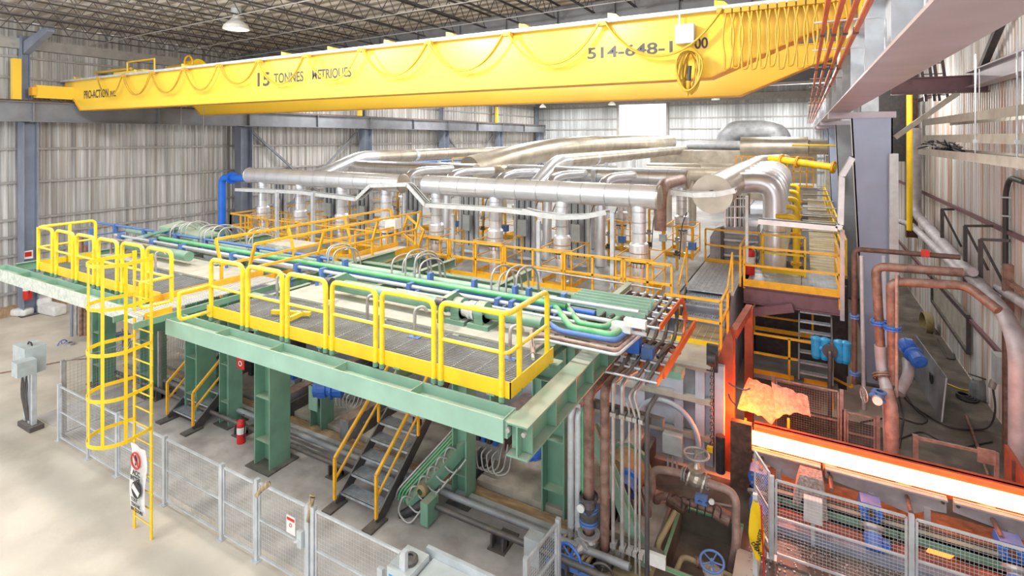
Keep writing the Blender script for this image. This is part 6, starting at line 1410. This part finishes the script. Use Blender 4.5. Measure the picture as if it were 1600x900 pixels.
# frame ladder tray near drum
t = thing('vertical_cable_ladder', 'white vertical cable ladder with cables beside the drum end', 'cable tray', PY(1152, 350, 17.5))
for u in (1133, 1148, 1167): c = B(); c.bar(PY(u, 355, 17.5), PY(u, 306, 17.5), .05); c.out('upright', 'tray_white', t)
for v in (310, 323, 340): c = B(); c.bar(PY(1133, v, 17.5), PY(1167, v, 17.5), .04); c.out('rung', 'tray_white', t)
for k in range(9): c = B(); c.tube([PY(1136+3.3*k, 354, 17.55), PY(1136+3.3*k, 306, 17.55)], .02, 5); c.out('cable', 'cable_dark' if k % 2 else 'hose', t)
b = B(); b.bar(PY(1167, 410, 17.4), PY(1167, 306, 17.4), .08); b.out('tray_post', 'tray_white', None, 'white post under the vertical cable ladder', 'post')
# overhead trays at right
for i, (x, z, n, l) in enumerate(((3.2, 8.02, 0, 'highest'), (3.2, 7.58, 3, 'middle'), (3.1, 7.22, 18, 'lowest, loaded with loose cables'))):
    tray('pale overhead cable tray along the right aisle, %s' % l, [(x, 18.6, z), (x, 12, z), (x, 8, z), (x, 3, z)], .6, 'panel_tan', n, side=V((1,0,0)), grp='overhead trays in the right aisle', th=.17, cr=.022)
tray('short white overhead tray at the right edge', [(3.9, 12.6, 6.95), (3.9, 6, 6.95)], .3, 'tray_white', 3, side=V((1,0,0)))
for i, y in enumerate((9.0, 10.9, 13.2, 16.0)):
    for s in (-.34, .34):
        if s < 0 and i == 3: continue
        b = B(); b.tube([(3.2+s, y, 7.1), (3.2+s, y, 9.2)], .011, 6); b.box(3.2+s-.03, 3.2+s+.03, y-.03, y+.03, 7.5, 7.56); b.out('hanger_rod', 'galv', None, 'thin hanger rod of the overhead trays, %s row, %s side' % (ORD[i], 'left' if s < 0 else 'right'), 'hanger rod', 'hanger rods of the overhead trays')
pts = [(3.0+random.uniform(-.15,.2), 17.6-k*.25, 7.3+.12*math.sin(k*1.7)) for k in range(9)]
for j in range(14):
    b = B(); b.tube([V(p)+V((random.uniform(-.3,.2), random.uniform(-.3,.3), random.uniform(-.02,.16))) for p in pts], .018, 6, bend=.2); b.out('loose_cable', 'hose' if j % 2 else 'cable_dark', None, 'loose cable curled on the lowest overhead tray, %s of the tangle' % ORD[j], 'cable', 'loose cables on the lowest tray')
# overhead framing right of the column
b = B(); b.ibeam((2.3, 19.8, 9.15), (EX, 19.8, 9.15), .5, .3, .03); b.out('cross_beam', 'mauve', None, 'dark mauve cross beam from the column to the right wall', 'beam')
b = B(); b.ibeam((4.2, 3, 9.25), (4.2, 19.6, 9.25), .45, .35, .03); b.out('eave_beam', 'girder_mauve', None, 'mauve beam along the top of the right wall', 'beam')
b = B(); b.bar((4.3, 19.4, 9.4), (4.3, 14.2, 12.4), .16); b.out('diagonal_brace', 'dark_metal', None, 'dark diagonal brace on the upper right wall', 'brace')
b = B(); b.bar((2.4, 19.8, 7.6), (3.9, 19.8, 8.9), .14); b.out('diagonal_brace', 'panel_tan', None, 'pale knee brace below the mauve cross beam', 'brace')
b = B(); b.box(2.3, EX-.1, 30, 30.1, 6.5, 12); b.out('bay_shade_sheet', 'dark_metal', None, 'dark sheet standing in for the shade of the open bay behind the cross beam', 'sheeting')  # dark sheet added to give the open bay its shade
for i, (u, h) in enumerate(((1447, 3), (1460, 2.4))):
    b = B(); p = PY(u, 130, 22); b.bar((p.x, 22, 8.8), (p.x-.3, 22, 11.5), .08); b.bar((p.x+.35, 22, 8.8), (p.x+.05, 22, 11.5), .08)
    for k in range(7): z = 9+.35*k; b.bar((p.x-.11*(k*.35), 22, z), (p.x+.35-.11*k*.35, 22, z), .03)
    b.out('access_ladder', 'dark_metal', None, 'dark ladder in the upper bay beyond the cross beam, %s' % ('left' if i == 0 else 'right'), 'ladder')
# wall brackets and frames on the right
for i, (u, v, u2, v2) in enumerate(((1508, 353, 1555, 353), (1532, 374, 1578, 376), (1472, 327, 1490, 327))):
    a_ = PX(u, v, 4.0); q = PX(u2, v2, 4.5); b = B(); b.bar(a_, q, .07); b.bar(a_, V((a_.x, a_.y, a_.z-1.6)), .09); b.bar(a_, V((4.5, a_.y, a_.z-1.2)), .06)
    b.out('pipe_bracket', 'dark_metal', None, 'dark steel wall bracket for the insulated pipes, %s' % ['upper', 'lower right', 'far small one'][i], 'bracket')
t = thing('black_conduit', 'black cable conduit looping down the right wall', 'conduit', PX(1572, 400, 4.45))
c = B(); c.tube([PX(1600, 285, 4.45), PX(1578, 277, 4.45), PX(1571, 300, 4.45), PX(1571, 560, 4.45)], .06, 10, bend=.4); c.out('conduit_tube', 'cable_dark', t)
for v in (308, 337, 418, 500): p = PX(1571, v, 4.45); c = B(); c.box(4.38, 4.54, p.y-.1, p.y+.1, p.z-.02, p.z+.02); c.out('clip', 'galv', t)
p = PX(1561, 575, 4.4); t = thing('switch_gear', 'grey disconnect switch on the right wall with hanging cable', 'electrical box', p)
c = B(); c.box(4.3, 4.55, p.y-.22, p.y+.22, p.z-.35, p.z+.35); c.out('case', 'box_grey', t); c = B(); c.cyl((4.3, p.y, p.z-.35), (4.25, p.y, p.z-.55), .08, 10); c.out('socket', 'conduit', t)
c = B(); c.tube([(4.27, p.y, p.z-.5), (4.3, p.y-.2, .6), (4.2, p.y-.1, .03), (3.3, p.y-.6, .03), (2.6, p.y+.5, .03), (2.3, p.y+2.5, .03)], .025, 6, bend=.4); c.out('trailing_cable', 'cable_dark', t)
# louvred opening on the right wall
t = thing('wall_opening', 'tan framed access panel low on the right wall', 'wall panel', PX(1480, 500, 4.5))
q = [PX(u, v, 4.5) for u, v in ((1458, 470), (1515, 552), (1515, 495), (1458, 432))]
c = B(); c.prism(q, (.05, 0, 0)); c.out('sheet', 'panel_tan', t)
c = B()
for k in range(4): c.bar(q[k]-V((.03,0,0)), q[(k+1) % 4]-V((.03,0,0)), .1)
c.out('frame', 'dark_metal', t)
# steel sheet standing, welding set, hoses
t = thing('steel_sheet', 'grey steel sheet standing on edge with a small hole in the right aisle', 'steel sheet', (3.1, 19, 0))
c = B(); a_ = PZ(1472, 660, 0); b_ = PZ(1425, 585, 0); c.prism([a_, b_, b_+V((.1,0,1.25)), a_+V((.1,0,1.2))], (.025,.01,0)); c.out('sheet', 'plate_grey', t)
c = B(); q = lerp(a_, b_, .35); c.box(q.x+.0, q.x+.03, q.y-.1, q.y+.15, .6, .85); c.out('hole', 'black', t)
c = B(); c.bar(a_+V((-.01,0,0)), a_+V((.09,0,1.2)), .03); c.out('bright_edge', 'tray_white', t)
p = PZ(1528, 622, 0); t = thing('welding_set', 'dark machine with coiled hose on the floor by the right wall', 'machine', p)
c = B(); c.lathe(p, [(.001, 0), (.2, 0), (.22, .05), (.2, .3), (.16, .45), (.1, .55), (.001, .57)], 16); c.out('body', 'plate_grey', t)
for k in range(4): c = B(); c.torus(p+V((-.3-.03*k, -.25, .04+.03*k)), (0,0,1), .24-.03*k, .025, 20, 6); c.out('coiled_hose', 'cable_dark', t)
c = B(); c.torus(p+V((0,0,.62)), (.2,.3,1), .2, .02, 16, 5); c.out('handle_ring', 'cable_dark', t)
b = B(); p = PX(1459, 505, 4.4)
for k in range(8): b.torus((4.3-.03*k, p.y+.02*k, p.z-.02*k), (1,.1,0), .38+.012*k, .025, 20, 6)
b.out('hose_coil', 'ochre', None, 'tan hose coil hung on the right wall', 'hose')
for i, pts in enumerate((((1400, 590), (1430, 640), (1452, 655), (1440, 665), (1400, 650), (1345, 660)), ((1395, 690), (1440, 672), (1470, 690), (1500, 700), (1550, 690)), ((1460, 590), (1480, 600), (1510, 612), (1530, 605)), ((1465, 530), (1480, 560), (1492, 562), (1490, 545)), ((1400, 600), (1412, 650), (1405, 700)))):
    b = B(); b.tube([PZ(u, v, .025) for u, v in pts], .022, 6, bend=.4); b.out('floor_hose', 'cable_dark' if i != 2 else 'yellow', None, ['dark looped hose on the floor by the steel sheet', 'dark hose snaking before the barrier frame', 'thin yellow hose leading to the dark machine', 'thin dark cable below the tan hose coil', 'short dark hose under the sweeping pipe'][i], 'hose')
b = B(); b.tube([PZ(1510, 650, .03), PZ(1545, 745, .03)], .04, 8); b.out('floor_rod', 'rust', None, 'rusty steel bar lying on the floor near the right wall', 'bar')
t = thing('steel_cabinet', 'dark red steel door panel at the right edge', 'cabinet', PX(1590, 755, 3.6))
c = B(); c.box(3.55, 3.62, PX(1592, 700, 3.6).y-.5, PX(1574, 700, 3.6).y, 0, 1.35); c.out('panel', 'red_and_lit_steel', t)
c = B(); c.box(3.5, 3.56, PX(1592, 700, 3.6).y-.02, PX(1592, 700, 3.6).y+.03, 0, 1.35); c.out('seam_bar', 'rust_dark', t)
b = B(); p = PX(1575, 420, 4.2); b.bar((4.2, p.y, 0), (4.2, p.y, 4.6), .18); b.bar((4.2, p.y, 4.2), (4.2, p.y-4, 4.2), .1); b.bar((4.2, p.y, 2.8), (4.2, p.y-4, 2.8), .1)
b.out('wall_frame', 'rust', None, 'rust red pipe support frame at the right wall', 'frame')
# small red tag on rusty pipe
b = B(); p = PY(1446, 396, 15.4); b.cb(p, .16, .02, .16); b.out('pipe_tag', 'red', None, 'small red tag on the dark purple pipe', 'tag')
